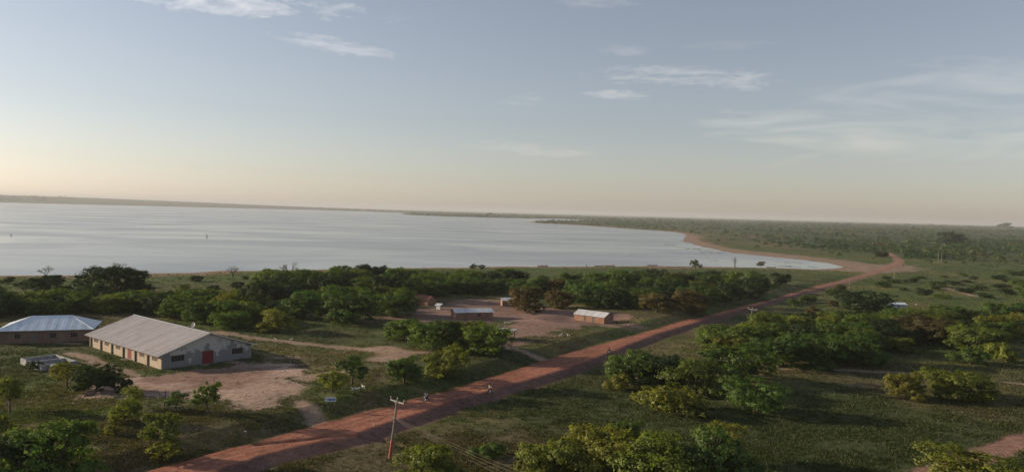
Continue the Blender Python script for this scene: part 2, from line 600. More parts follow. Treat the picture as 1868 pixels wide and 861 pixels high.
def wall_material(name, base, patch, thr, scale=0.55, stain=(0.12, 0.115, 0.11)):
    """weathered render: bare cement with plaster left in patches, dirt specks"""
    m_, N, L = nodes(name)
    out = N.new('ShaderNodeOutputMaterial')
    p = N.new('ShaderNodeBsdfPrincipled')
    p.inputs['Roughness'].default_value = 0.92
    p.inputs['Specular IOR Level'].default_value = 0.15
    tc = N.new('ShaderNodeTexCoord')
    n1 = N.new('ShaderNodeTexNoise')
    n1.inputs['Scale'].default_value = scale
    n1.inputs['Detail'].default_value = 7
    n1.inputs['Roughness'].default_value = 0.62
    L.new(tc.outputs['Object'], n1.inputs['Vector'])
    sp = N.new('ShaderNodeSeparateXYZ')
    L.new(tc.outputs['Object'], sp.inputs[0])
    up = N.new('ShaderNodeMath')
    up.operation = 'MULTIPLY_ADD'
    L.new(sp.outputs[2], up.inputs[0])
    up.inputs[1].default_value = thr[2]
    L.new(n1.outputs['Fac'], up.inputs[2])
    ramp = N.new('ShaderNodeValToRGB')
    ramp.color_ramp.elements[0].position = thr[0]
    ramp.color_ramp.elements[1].position = thr[1]
    ramp.color_ramp.elements[0].color = (*base, 1)
    ramp.color_ramp.elements[1].color = (*patch, 1)
    L.new(up.outputs[0], ramp.inputs[0])
    n2 = N.new('ShaderNodeTexNoise')
    n2.inputs['Scale'].default_value = scale * 4
    n2.inputs['Detail'].default_value = 5
    L.new(tc.outputs['Object'], n2.inputs['Vector'])
    r2 = N.new('ShaderNodeMapRange')
    r2.inputs['From Min'].default_value = 0.6
    r2.inputs['From Max'].default_value = 0.72
    r2.inputs['To Max'].default_value = 0.7
    L.new(n2.outputs['Fac'], r2.inputs['Value'])
    mx = N.new('ShaderNodeMix')
    mx.data_type = 'RGBA'
    L.new(r2.outputs[0], mx.inputs['Factor'])
    L.new(ramp.outputs[0], mx.inputs['A'])
    mx.inputs['B'].default_value = (*stain, 1)
    L.new(mx.outputs['Result'], p.inputs['Base Color'])
    b_ = N.new('ShaderNodeBump')
    b_.inputs['Strength'].default_value = 0.4
    b_.inputs['Distance'].default_value = 0.03
    L.new(up.outputs[0], b_.inputs['Height'])
    L.new(b_.outputs[0], p.inputs['Normal'])
    L.new(p.outputs[0], out.inputs['Surface'])
    return m_


M_TERRAIN = terrain_material()
M_WATER = water_material()
M_LEAF = leaf_material('leaves')
M_COVER = leaf_material('ground_plants', True, 0.25)
M_BARK = simple('bark', (0.10, 0.075, 0.055), 0.9, 0.35, 3.0, bump=0.5)
M_DEADWOOD = simple('dead_wood', (0.13, 0.105, 0.09), 0.9, 0.3, 3.0)

# ------------------------------------------------------------------ mesh helpers


def np_mesh(name, V, faces, mat, smooth=False, attrs=()):
    """faces: (n,3) or (n,4) integer array"""
    V = np.ascontiguousarray(V, dtype=np.float32)
    Fc = np.ascontiguousarray(faces, dtype=np.int32)
    me = bpy.data.meshes.new(name)
    n, k = Fc.shape
    me.vertices.add(len(V))
    me.vertices.foreach_set('co', V.ravel())
    me.loops.add(n * k)
    me.loops.foreach_set('vertex_index', Fc.ravel())
    me.polygons.add(n)
    me.polygons.foreach_set('loop_start', np.arange(0, n * k, k, dtype=np.int32))
    if smooth:
        me.polygons.foreach_set('use_smooth', np.ones(n, dtype=bool))
    for an, typ, data in attrs:
        a = me.attributes.new(an, typ, 'POINT')
        if typ == 'FLOAT_COLOR':
            d = np.ones((len(V), 4), np.float32)
            d[:, :3] = data
            a.data.foreach_set('color', d.ravel())
        else:
            a.data.foreach_set('value', np.ascontiguousarray(data, np.float32))
    me.update(calc_edges=True)
    if mat:
        me.materials.append(mat)
    return me


def put(name, me, parent=None, loc=None, rot=None, scale=None):
    o = bpy.data.objects.new(name, me)
    COL.objects.link(o)
    if parent is not None:
        o.parent = parent
    if loc is not None:
        o.location = loc
    if rot is not None:
        o.rotation_euler = rot
    if scale is not None:
        o.scale = scale
    return o


def tag(o, label, cat, group=None, kind=None):
    if kind:
        o['kind'] = kind
    if label:
        o['label'] = label
    if cat:
        o['category'] = cat
    if group:
        o['group'] = group
    return o


def thing(name, label, cat, loc=(0, 0, 0), rz=0.0, group=None):
    o = bpy.data.objects.new(name, None)
    o.empty_display_size = 0.5
    COL.objects.link(o)
    o.location = loc
    o.rotation_euler = (0, 0, rz)
    return tag(o, label, cat, group)


class MB:
    """collects boxes, bars, tubes and polygons for one mesh"""

    def __init__(self):
        self.v, self.f = [], []

    def poly(self, pts):
        b = len(self.v)
        self.v += [tuple(p) for p in pts]
        self.f.append(tuple(range(b, b + len(pts))))
        return self

    def box(self, c, s, rz=0.0, taper=1.0):
        x, y, z = c
        a, b, h = s[0] / 2, s[1] / 2, s[2] / 2
        cs, sn = math.cos(rz), math.sin(rz)
        base = len(self.v)
        for k in (-1, 1):
            t = taper if k > 0 else 1.0
            for (i, j) in ((-1, -1), (1, -1), (1, 1), (-1, 1)):
                px, py = i * a * t, j * b * t
                self.v.append((x + px * cs - py * sn, y + px * sn + py * cs, z + k * h))
        for q in ((0, 3, 2, 1), (4, 5, 6, 7), (0, 1, 5, 4), (1, 2, 6, 5), (2, 3, 7, 6), (3, 0, 4, 7)):
            self.f.append(tuple(base + i for i in q))
        return self

    def tube(self, pts, radii, n=6, caps=True):
        pts = [Vector(p) for p in pts]
        if not hasattr(radii, '__len__'):
            radii = [radii] * len(pts)
        rings = []
        for i, p in enumerate(pts):
            d = (pts[min(i + 1, len(pts) - 1)] - pts[max(i - 1, 0)])
            if d.length < 1e-6:
                d = Vector((0, 0, 1))
            d.normalize()
            ref = Vector((1, 0, 0)) if abs(d.x) < 0.8 else Vector((0, 1, 0))
            u = d.cross(ref).normalized()
            w = d.cross(u).normalized()
            base = len(self.v)
            for k in range(n):
                a = 2 * math.pi * k / n
                q = p + (u * math.cos(a) + w * math.sin(a)) * radii[i]
                self.v.append(tuple(q))
            rings.append(base)
        for i in range(len(rings) - 1):
            a, b = rings[i], rings[i + 1]
            for k in range(n):
                self.f.append((a + k, a + (k + 1) % n, b + (k + 1) % n, b + k))
        if caps:
            self.f.append(tuple(rings[0] + k for k in reversed(range(n))))
            self.f.append(tuple(rings[-1] + k for k in range(n)))
        return self

    def ring(self, c, R_, r_, axis='Y', n=18, k=6):
        base = len(self.v)
        for i in range(n):
            a = 2 * math.pi * i / n
            for j in range(k):
                b = 2 * math.pi * j / k
                rr = R_ + r_ * math.cos(b)
                p = (rr * math.cos(a), r_ * math.sin(b), rr * math.sin(a))
                if axis == 'X':
                    p = (p[1], p[0], p[2])
                elif axis == 'Z':
                    p = (p[0], p[2], p[1])
                self.v.append((c[0] + p[0], c[1] + p[1], c[2] + p[2]))
        for i in range(n):
            for j in range(k):
                self.f.append((base + i * k + j, base + ((i + 1) % n) * k + j,
                               base + ((i + 1) % n) * k + (j + 1) % k, base + i * k + (j + 1) % k))
        return self

    def blob(self, c, s, n=8, k=6):
        base = len(self.v)
        for i in range(k + 1):
            t = math.pi * i / k
            for j in range(n):
                a = 2 * math.pi * j / n
                self.v.append((c[0] + s[0] * math.sin(t) * math.cos(a), c[1] + s[1] * math.sin(t) * math.sin(a),
                               c[2] + s[2] * math.cos(t)))
        for i in range(k):
            for j in range(n):
                self.f.append((base + i * n + j, base + (i + 1) * n + j, base + (i + 1) * n + (j + 1) % n,
                               base + i * n + (j + 1) % n))
        return self

    def mesh(self, name, mat, smooth=False):
        me = bpy.data.meshes.new(name)
        me.from_pydata(self.v, [], self.f)
        me.update()
        if smooth:
            me.polygons.foreach_set('use_smooth', [True] * len(me.polygons))
        if mat:
            me.materials.append(mat)
        return me

    def build(self, name, mat, parent=None, smooth=False, **kw):
        return put(name, self.mesh(name, mat, smooth), parent, **kw)


def gz(x, y):
    return float(height(np.array([x]), np.array([y]))[0])


def spot(px, py):
    """ground point seen at that pixel of the photograph, on the real terrain"""
    z = 0.0
    for _ in range(4):
        p = at(px, py, z)
        z = gz(p[0], p[1])
    return Vector((p[0], p[1], z))


# ------------------------------------------------------------------ the ground, road, paths, beach
def build_terrain():
    fine = np.radians(np.linspace(-41, 41, 660))
    rest = np.radians(np.concatenate([np.arange(46, 180, 6), np.arange(180, 315, 6)]))
    az = np.concatenate([fine, rest])
    dpx = np.concatenate([np.arange(560, 60, -0.85), np.arange(60, 6, -0.5), np.arange(6, 1.6, -0.2)])
    rad = np.concatenate([[2, 6, 12, 20, 30, 42, 55, 66], CAM_H * F_PX / dpx])
    rad = np.unique(rad)
    nr, na = len(rad), len(az)
    RR, AA = np.meshgrid(rad, az, indexing='ij')
    X = (RR * np.sin(AA)).ravel()
    Y = (RR * np.cos(AA)).ravel()
    Z = height(X, Y)
    o = masks(X, Y)
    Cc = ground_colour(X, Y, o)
    i, j = np.meshgrid(np.arange(nr - 1), np.arange(na), indexing='ij')
    j2 = (j + 1) % na
    Q = np.stack([i * na + j, i * na + j2, (i + 1) * na + j2, (i + 1) * na + j], -1).reshape(-1, 4)[:, ::-1]
    kind = np.zeros(len(Q), int)
    def fm(k):
        return o[k][Q].mean(1)
    kind[fm('path') > 0] = 2
    kind[fm('village') > 0] = 4
    kind[fm('yard') > 0] = 3
    kind[(fm('beach') > 0)] = 5
    kind[fm('track') > 0] = 6
    kind[fm('road') > 0] = 1
    for k, nm in ((0, 'ground'), (1, 'road'), (2, 'footpath'), (3, 'sandy_yard'), (4, 'village_yard'), (5, 'beach'),
                  (6, 'dirt_track')):
        q = Q[kind == k]
        used, inv = np.unique(q, return_inverse=True)
        q = inv.reshape(-1, 4)
        V = np.stack([X[used], Y[used], Z[used]], -1)
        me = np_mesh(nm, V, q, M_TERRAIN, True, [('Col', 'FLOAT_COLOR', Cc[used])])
        tag(put(nm, me), None, None, kind='structure')


build_terrain()


def build_water():
    hull = [(-4200, 100), (-200, 250), (120, 380), (420, 400), (900, 900), (1400, 3000), (900, 4800), (-400, 8500),
            (-6500, 8500), (-9000, 3000)]
    mb = MB()
    mb.poly([(x, y, WATER_Z) for x, y in hull])
    tag(mb.build('lake_water', M_WATER), None, None, kind='structure')


build_water()

# ------------------------------------------------------------------ plants: meshes shared by every copy
def leaf_quads(P, Nrm, size, r_):
    """one pointed leaf (diamond, two triangles) at each point, lying across its normal"""
    n = len(P)
    a = r_.normal(size=(n, 3))
    u = np.cross(Nrm, a)
    u /= np.linalg.norm(u, axis=1)[:, None] + 1e-9
    w = np.cross(Nrm, u)
    s = size[:, None]
    tip, tail = P + u * s * 0.62, P - u * s * 0.5
    l, r2 = P + w * s * 0.36 - Nrm * s * 0.10, P - w * s * 0.36 - Nrm * s * 0.10
    V = np.stack([tail, l, tip, r2], 1).reshape(-1, 3)
    Fq = np.arange(4 * n).reshape(n, 4)
    return V, Fq


def unit(v):
    return v / (np.linalg.norm(v, axis=-1, keepdims=True) + 1e-9)


def make_crown(seed, width, h0, h1, nlobe, nclump, per, leaf, flat=1.0, airy=0.0):
    r_ = np.random.default_rng(seed)
    Rr = width / 2
    lob = []
    for i in range(nlobe):
        a = 2 * math.pi * (i + r_.uniform(-0.3, 0.3)) / max(nlobe - 1, 1)
        rad = 0.0 if i == 0 else Rr * (r_.uniform(0.42, 0.74) if i % 5 < 3 else r_.uniform(0.55, 0.80))
        lr = Rr * r_.uniform(0.30, 0.50) * (1.15 if i == 0 else 1.0)
        zc = h0 + (h1 - h0) * ((r_.uniform(0.42, 0.76) if i % 5 < 3 else r_.uniform(0.16, 0.36)) if i else 0.68)
        lob.append((rad * math.cos(a), rad * math.sin(a), zc, lr, min(lr * r_.uniform(0.62, 0.85) * flat, (h1 - zc) * 1.05)))
    lob = np.array(lob)
    per_l = nclump // nlobe
    Ps, Ns, Ss, Ts = [], [], [], []
    for (cx, cy_, cz, lr, lh) in lob:
        d = unit(r_.normal(size=(per_l, 3)) + np.array([0, 0, 0.28]))
        rr = np.where(r_.random((per_l, 1)) < 0.22, r_.uniform(0.3, 0.7, size=(per_l, 1)), r_.uniform(0.86, 1.08, size=(per_l, 1)))
        dz = d.copy()
        low = d[:, 2] < 0
        C = np.array([cx, cy_, cz]) + dz * rr * np.array([lr, lr, lh])
        C[low, 2] = cz + (C[low, 2] - cz) * ((cz - h0) / max(lh, 0.1)) * 0.85
        for c, dd in zip(C, d):
            k = max(6, int(per * r_.uniform(0.5, 1.5)))
            cr = r_.uniform(0.5, 1.0) * Rr * 0.088
            g = r_.normal(size=(k, 3)) * cr * np.array([1, 1, 0.62])
            P = c + g
            nr = unit(unit(g + 1e-6) * 0.7 + dd * 0.75 + np.array([0, 0, 0.35]) + r_.normal(size=(k, 3)) * 0.33)
            Ps.append(P)
            Ns.append(nr)
            Ss.append(leaf * r_.uniform(0.6, 1.35, size=k))
            Ts.append(np.full(k, r_.uniform(0, 1)) * 0.7 + 0.3 * r_.uniform(size=k))
    P, Nn, S, T = np.concatenate(Ps), np.concatenate(Ns), np.concatenate(Ss), np.concatenate(Ts)
    V, Fq = leaf_quads(P, Nn, S, r_)
    return np_mesh('crown', V, Fq, M_LEAF, False, [('tone', 'FLOAT', np.repeat(T, 4))]), lob


def make_trunk(seed, lob, h0, h1, thick, multi=False):
    r_ = random.Random(seed)
    mb = MB()
    fork = h0 * 0.9 + 0.15
    top = Vector((r_.uniform(-.2, .2), r_.uniform(-.2, .2), fork))
    mb.tube([(0, 0, -0.3), (0.03, -0.02, 0.1), top * 0.55, top], [thick * 1.5, thick * 1.15, thick * 0.95, thick * 0.85], 8)
    for (cx, cy_, cz, lr, lh) in lob:
        e = Vector((cx, cy_, cz + lh * 0.2))
        mid = top.lerp(e, 0.5) + Vector((r_.uniform(-.3, .3), r_.uniform(-.3, .3), 0.15))
        mb.tube([top - Vector((0, 0, 0.15)), mid, e], [thick * 0.6, thick * 0.4, thick * 0.14], 6)
        for _ in range(3):
            e2 = e + Vector((r_.uniform(-1, 1), r_.uniform(-1, 1), r_.uniform(-.1, .8))) * lr * 0.7
            mb.tube([mid, mid.lerp(e2, 0.5) + Vector((0, 0, 0.1)), e2], [thick * 0.26, thick * 0.18, thick * 0.06], 5)
    return mb.mesh('trunk', M_BARK, True)


ARCH = {}
for i in range(9):                       # broad bushy crowns that nearly reach the ground
    cr, lob = make_crown(100 + i, 8.0, 0.15, 6.0, (11, 8, 13, 9, 14, 10, 12, 9, 13)[i], (300, 260, 320, 260, 330, 280, 300, 260, 320)[i], 46, 0.25, (1, 1, .9, 1.1, .9, .8, 1, 1.1, .85)[i])
    ARCH['broad', i] = (cr, make_trunk(200 + i, lob, 1.3, 6.0, 0.22))
for i in range(4):                       # open crowns on a visible stem
    cr, lob = make_crown(300 + i, 6.0, 1.6, 5.5, 6 + i % 2, 150, 46, 0.21)
    ARCH['open', i] = (cr, make_trunk(400 + i, lob, 1.9, 5.5, 0.17))
for i in range(3):                       # low mounds
    cr, lob = make_crown(500 + i, 4.0, 0.1, 2.2, 6, 130, 42, 0.18)
    ARCH['shrub', i] = (cr, make_trunk(600 + i, lob, 0.4, 2.2, 0.06))

GREEN = [(0.084, 0.134, 0.024), (0.070, 0.120, 0.024), (0.102, 0.142, 0.025), (0.062, 0.108, 0.026)]
YELLOW = [(0.140, 0.162, 0.026), (0.124, 0.154, 0.025), (0.156, 0.162, 0.029)]
DARK = [(0.026, 0.050, 0.017), (0.030, 0.054, 0.019)]
BROWN = [(0.108, 0.088, 0.036), (0.092, 0.084, 0.034), (0.115, 0.084, 0.036)]
PAL = {'g': GREEN, 'y': YELLOW, 'd': DARK, 'b': BROWN}
NATIVE = {'broad': (8.0, 6.0), 'open': (6.0, 5.5), 'shrub': (4.0, 2.2)}
TREES = []


def plant(kind, pos, w, h, pal, label, group=None, name=None):
    k = random.choice([a for a in ARCH if a[0] == kind])
    cr, tr = ARCH[k]
    nm = name or ('shrub' if kind == 'shrub' else 'tree')
    t = thing(nm, label, 'shrub' if nm in ('shrub', 'bush') else 'tree', pos, random.uniform(0, 6.28), group)
    W0, H0 = NATIVE[kind]
    sx, sz = w / W0, h / H0
    t.rotation_euler.x, t.rotation_euler.y = random.uniform(-.06, .06), random.uniform(-.06, .06)
    t.scale = (sx * random.uniform(0.94, 1.06), sx * random.uniform(0.94, 1.06), sz)
    a = put('trunk', tr, t)
    b = put('crown', cr, t)
    c = random.choice(PAL[pal])
    v = random.uniform(0.85, 1.15)
    b.color = (c[0] * v * random.uniform(0.93, 1.07), c[1] * v, c[2] * v, 1)
    TREES.append((pos[0], pos[1], w / 2))
    return t


def tree_px(kind, px, py, wpx, hpx, pal, label, group=None, name=None):
    p = spot(px, py)
    mpp = p.y / F_PX
    return plant(kind, p, wpx * mpp * 1.02, hpx * mpp * 1.08, pal, label, group, name)


# single trees one can point to: kind, base pixel, crown width, height, palette, label
T = tree_px
T('broad', 95, 876, 175, 112, 'g', 'large dark bushy tree filling the bottom left corner')
T('broad', 30, 884, 110, 92, 'd', 'very dark bush in the extreme bottom left, left of the large bushy tree')
T('open', 18, 752, 62, 64, 'y', 'yellowish tree at the left edge above the corner tree')
T('shrub', 2, 790, 40, 32, 'y', 'yellow green bush cut by the left edge, below the yellowish tree')
T('broad', 176, 714, 72, 52, 'd', 'round dark tree on the yard edge in front of the low concrete walls')
T('open', 122, 706, 58, 44, 'y', 'sparse yellow green tree left of the round dark tree')
T('shrub', 226, 716, 38, 25, 'd', 'small dark round shrub on the sand beside the round dark tree')
T('open', 243, 744, 48, 38, 'y', 'small yellow topped tree at the left end of the sand, upper of two')
T('broad', 228, 770, 56, 40, 'y', 'yellow green bush just below the small yellow topped tree')
T('open', 298, 815, 76, 60, 'y', 'medium yellow green tree alone on the grass below the sandy yard')
T('open', 322, 749, 44, 34, 'g', 'leaning small tree on the sandy yard, left of the pair')
T('open', 380, 753, 52, 52, 'g', 'green tree with bare forked trunk on the sandy yard, right of the pair')
T('shrub', 210, 790, 36, 28, 'y', 'thin yellow sapling on the grass left of the medium yellow green tree')
T('shrub', 300, 832, 80, 26, 'y', 'low yellow green thicket at the foot of the medium yellow green tree')
T('open', 642, 702, 60, 50, 'g', 'small tree with split crown above the roadside signboard')
T('open', 606, 715, 56, 36, 'y', 'low yellow leaved tree right above the signboard')
T('broad', 738, 698, 62, 46, 'g', 'round green tree on the grass left of the road')
T('broad', 815, 682, 80, 50, 'y', 'taller yellow green tree nearest the left side of the road')
T('broad', 738, 618, 70, 38, 'g', 'leftmost tree of the clump in front of the long clay hut')
T('broad', 795, 636, 106, 52, 'g', 'biggest tree of the clump in front of the long clay hut')
T('broad', 845, 632, 92, 48, 'g', 'middle tree of the clump in front of the long clay hut')
T('broad', 886, 642, 92, 50, 'g', 'rightmost tree of the clump, beside the open shelter')
T('broad', 503, 604, 68, 40, 'y', 'lone yellowish bushy tree on the grass right of the big building')
T('broad', 210, 545, 130, 60, 'd', 'big dark tree standing out against the lake on the left')
T('broad', 88, 536, 76, 34, 'd', 'dark rounded tree near the shore at far left')
T('broad', 640, 588, 96, 56, 'g', 'bright green tree at front edge of the wood behind the path')
T('broad', 722, 574, 84, 44, 'g', 'green tree touching the rusty roofed hut')
T('broad', 555, 580, 100, 50, 'g', 'green tree at front edge of wood above the lone yellowish tree')
T('broad', 958, 568, 66, 46, 'b', 'olive brown tree beside the half hidden pale roof')
T('broad', 1022, 562, 56, 34, 'b', 'rusty brown tree behind the yard of the clay huts')
T('broad', 1198, 570, 62, 36, 'b', 'brownish tree right of the small tin roofed hut')
T('broad', 1262, 568, 68, 42, 'b', 'brownish tree near the road, end of the wood')
T('broad', 1152, 702, 100, 62, 'g', 'green tree crowding the right edge of the road')
T('broad', 1208, 704, 84, 60, 'd', 'dark tree right behind the one crowding the road edge')
T('broad', 1268, 716, 132, 66, 'g', 'wide bright green tree right of the road, centre of its clump')
T('broad', 1345, 694, 128, 66, 'g', 'tall bright green tree right of the road before the long thicket')
T('broad', 1330, 640, 120, 46, 'g', 'bright green tree at the road end of the long thicket')
T('broad', 1376, 750, 104, 62, 'g', 'round green tree alone on the dark grass right of the clump')
T('shrub', 1236, 752, 128, 44, 'y', 'low yellow brown bush on grass below the wide green tree')
T('broad', 1650, 728, 66, 48, 'y', 'left rounded tree of the pair on the dark field at right')
T('broad', 1745, 726, 120, 52, 'y', 'right spreading tree of the pair on the dark field at right')
T('broad', 1578, 568, 106, 38, 'd', 'dark green tree just right of the road before the meadow')
T('broad', 1010, 892, 120, 92, 'y', 'leftmost tree of the leafy row along the bottom edge')
T('broad', 1092, 882, 150, 104, 'y', 'tree left of centre in the leafy row along the bottom edge')
T('broad', 1190, 905, 200, 112, 'y', 'largest tree of the leafy row along the bottom edge')
T('broad', 1300, 892, 150, 112, 'g', 'darker right end tree of the leafy row along the bottom edge')
T('open', 1316, 838, 78, 66, 'y', 'small tree poking up behind the right end of the bottom row')
T('open', 1142, 822, 64, 54, 'g', 'small tree poking up behind the middle of the bottom row')
T('broad', 782, 884, 124, 76, 'y', 'tree at the bottom edge right of the leaning power pole')
T('shrub', 892, 834, 64, 26, 'g', 'low bright green bush under the wires')
T('broad', 1800, 914, 200, 86, 'y', 'tree in the bottom right corner beside the red track')
T('broad', 980, 905, 70, 60, 'y', 'small bush at the bottom edge left of the leafy row')
T('shrub', 1130, 712, 50, 30, 'y', 'small olive bush at the foot of the tree crowding the road')
T('broad', 1480, 666, 120, 56, 'g', 'front tree in the middle of the long thicket right of the road')
T('broad', 1560, 662, 120, 58, 'g', 'front tree at the right part of the long thicket')
T('broad', 1420, 670, 96, 56, 'g', 'front tree at the left part of the long thicket')
T('broad', 1690, 622, 120, 46, 'b', 'rusty brown tree in the thicket under the white roof')
T('broad', 1780, 642, 110, 50, 'g', 'front green tree at the right end of the thickets')
T('shrub', 1770, 664, 66, 28, 'g', 'low green bush in front of the right end thicket, left of two')
T('shrub', 1828, 660, 52, 34, 'y', 'yellow green bush in front of the right end thicket, right of two')
T('broad', 1608, 469, 26, 11, 'd', 'dark tree at the bend where the road leaves the lake')
T('broad', 1735, 446, 50, 24, 'd', 'large dark tree standing above the far bush at right')
T('broad', 1834, 417, 26, 11, 'd', 'large round tree on the skyline at far right')

T('shrub', 66, 674, 30, 16, 'd', 'dark weed bush against the front of the low concrete walls')
T('shrub', 112, 676, 34, 15, 'g', 'green weed bush at the right front of the low concrete walls')


def scatter(pix, n, tries=14):
    """spread n spots over a patch of ground, no two crowding"""
    P = poly_at(pix)
    lo, hi = P.min(0), P.max(0)
    out = []
    while len(out) < n:
        best, bd = None, -1
        for _ in range(tries):
            for _k in range(60):
                q = lo + rng.random(2) * (hi - lo)
                if inside(q[:1], q[1:], P)[0]:
                    break
            d = min([math.hypot(q[0] - a, q[1] - b) - c * 0.45 for a, b, c in TREES[-160:]] or [9])
            if d > bd:
                best, bd = q, d
        out.append(best)
        TREES.append((best[0], best[1], 3.0))
    for _ in out:
        TREES.pop()
    return out


ORD = 'first second third fourth fifth sixth seventh eighth ninth tenth eleventh twelfth thirteenth fourteenth fifteenth sixteenth seventeenth eighteenth'.split()


ZONES = []


def zone(pix, n, kinds, pals, wr, hr, label, group, nm=None):
    if 'broad' in kinds and n > 20:
        ZONES.append(poly_at(pix))
    pts = sorted(scatter(pix, n), key=lambda q: q[1])
    nrow = max(1, math.ceil(n / 16))
    per = math.ceil(n / nrow)
    for r_ in range(nrow):
        row = sorted(pts[r_ * per:(r_ + 1) * per], key=lambda q: q[0] / q[1])
        rown = '' if nrow == 1 else (['front row', 'back row'] if nrow == 2 else ['front row', 'second row', 'third row', 'fourth row', 'fifth row'][:nrow - 1] + ['back row'])[r_]
        for i, q in enumerate(row):
            k = random.choice(kinds)
            w = random.uniform(*wr)
            z = gz(*q)
            pal = random.choice(pals)
            what = {'g': 'green', 'y': 'yellow green', 'd': 'dark green', 'b': 'brownish'}[pal]
            lab = f"{what} {nm or 'tree'}, {ORD[i]} from left{', ' + rown + ' of' if rown else ' among'} {label}"
            plant(k, Vector((q[0], q[1], z)), w, w * random.uniform(*hr), pal, lab, group, nm)


zone([(-60, 562), (200, 558), (330, 560), (460, 572), (460, 606), (400, 598), (330, 580), (230, 570), (120, 574), (-60, 582)], 30,
     ['broad'], 'gggyd', (7.5, 12.5), (0.5, 0.7), 'thicket behind tin roofs', 'thicket behind the tin roofs')
zone([(-40, 512), (200, 516), (460, 508), (460, 550), (-40, 545)], 13, ['shrub'], 'gddg', (3.5, 6), (0.4, 0.5),
     'shrubs on the left lake flats', 'shrubs on the left lake flats', 'shrub')
zone([(460, 526), (640, 517), (940, 514), (945, 540), (800, 540), (735, 545), (690, 562), (640, 575), (480, 574), (455, 560)], 66,
     ['broad'], 'ggggdd', (7.5, 12.5), (0.52, 0.78), 'wood by the lake', 'wood by the lake')
zone([(945, 520), (1120, 514), (1260, 518), (1410, 520), (1432, 526), (1365, 550), (1290, 562), (1180, 572), (1120, 570), (1010, 548),
      (945, 548)], 58, ['broad'], 'gggddgb', (7, 12), (0.50, 0.76),
     'wood left of road', 'wood left of the road')
zone([(1300, 618), (1350, 608), (1440, 600), (1540, 594), (1640, 596), (1650, 640), (1600, 650), (1440, 655), (1340, 650), (1300, 635)], 36,
     ['broad'], 'ggggyd', (7.5, 12.5), (0.42, 0.6), 'long thicket right of road', 'long thicket right of the road')
zone([(1640, 598), (1720, 580), (1920, 574), (1930, 612), (1830, 612), (1800, 628), (1650, 645)], 28,
     ['broad'], 'gggdy', (7.5, 12), (0.42, 0.58), 'right edge thicket', 'thicket at the right edge')
zone([(1600, 508), (1890, 498), (1900, 545), (1720, 545), (1600, 530)], 32, ['shrub'], 'gddg', (4.5, 10), (0.22, 0.38),
     'low shrubs on the right meadow', 'shrubs on the meadow', 'shrub')
zone([(1440, 552), (1530, 528), (1560, 545), (1480, 572)], 7, ['shrub', 'broad'], 'gdb', (4, 6.5), (0.5, 0.65),
     'bushes on the far right verge', 'bushes on the far verge', 'bush')


def cover_points(n, lo_px, hi_px, x0=-60, x1=1930):
    """random spots on land, even over the view, away from roads and bare yards"""
    d = rng.uniform(lo_px, hi_px, n)
    px = rng.uniform(x0, x1, n)
    dist_ = CAM_H * F_PX / d
    X = (px - CX) / F_PX * dist_
    Y = dist_
    o = masks(X, Y)
    ok = (o['road'] < -0.2) & (o['track'] < 0) & (o['shore'] > 9) & (o['beach'] < -3)
    bare = np.maximum.reduce([o['yard'] - 1, o['village'] - 1, o['path']])
    ok &= (bare < 0) | (rng.random(n) < 0.02)
    # keep clear of buildings' floors
    for P in FLOORS:
        ok &= ~inside(X, Y, P)
    X, Y = X[ok], Y[ok]
    o = {k: v[ok] for k, v in o.items()}
    return X, Y, o


bu1 = np.array([math.cos(BUILD_YAW), math.sin(BUILD_YAW)])
bu2 = np.array([math.sin(BUILD_YAW), -math.cos(BUILD_YAW)])
b0 = np.array([BUILD_X, BUILD_Y])
FLOORS = [np.array([b0 - bu1 * .6 - bu2 * .6, b0 + bu1 * 33 - bu2 * .6, b0 + bu1 * 33 + bu2 * 19, b0 - bu1 * .6 + bu2 * 19])]


def grass():
    X, Y, o = cover_points(150000, 62, 500)
    Z = height(X, Y)
    n = len(X)
    base = ground_colour(X, Y, o)
    dist_ = np.hypot(X, Y)
    tuft = fbm(X, Y, 5.0, 3, 131)
    keep = rng.random(n) < sstep(0.28, 0.55, tuft) + 0.12
    X, Y, Z, base, dist_ = X[keep], Y[keep], Z[keep], base[keep], dist_[keep]
    n = len(X)
    k = 4
    h = rng.uniform(0.08, 0.30, (n, k)) * (0.8 + dist_ / 500)[:, None]
    a = rng.uniform(0, 6.283, (n, k))
    off = rng.normal(size=(n, k, 2)) * 0.22 * (0.7 + dist_ / 250)[:, None, None]
    wd = (0.03 + 0.06 * rng.random((n, k))) * (0.8 + dist_ / 220)[:, None]
    bx, by = X[:, None] + off[..., 0], Y[:, None] + off[..., 1]
    lean = rng.normal(size=(n, k, 2)) * 0.25 * h[..., None]
    p0 = np.stack([bx - np.cos(a) * wd, by - np.sin(a) * wd, np.broadcast_to(Z[:, None] - 0.03, bx.shape)], -1)
    p1 = np.stack([bx + np.cos(a) * wd, by + np.sin(a) * wd, np.broadcast_to(Z[:, None] - 0.03, bx.shape)], -1)
    p2 = np.stack([bx + lean[..., 0], by + lean[..., 1], Z[:, None] + h], -1)
    V = np.stack([p0, p1, p2], 2).reshape(-1, 3)
    tint = np.array([0.62, 0.70, 0.55]) * rng.uniform(0.75, 1.3, (n, 1))
    dry = (rng.random((n, 1)) < 0.03) * 1.0
    c = np.minimum(base, 0.11) * tint * (1 - dry) + np.array([0.085, 0.072, 0.032]) * dry
    me = np_mesh('grass', V, np.arange(len(V)).reshape(-1, 3), M_COVER, False,
                 [('Col', 'FLOAT_COLOR', np.repeat(c, k * 3, 0))])
    tag(put('grass', me), 'rough grass and weeds over the open ground', 'grass', kind='stuff')


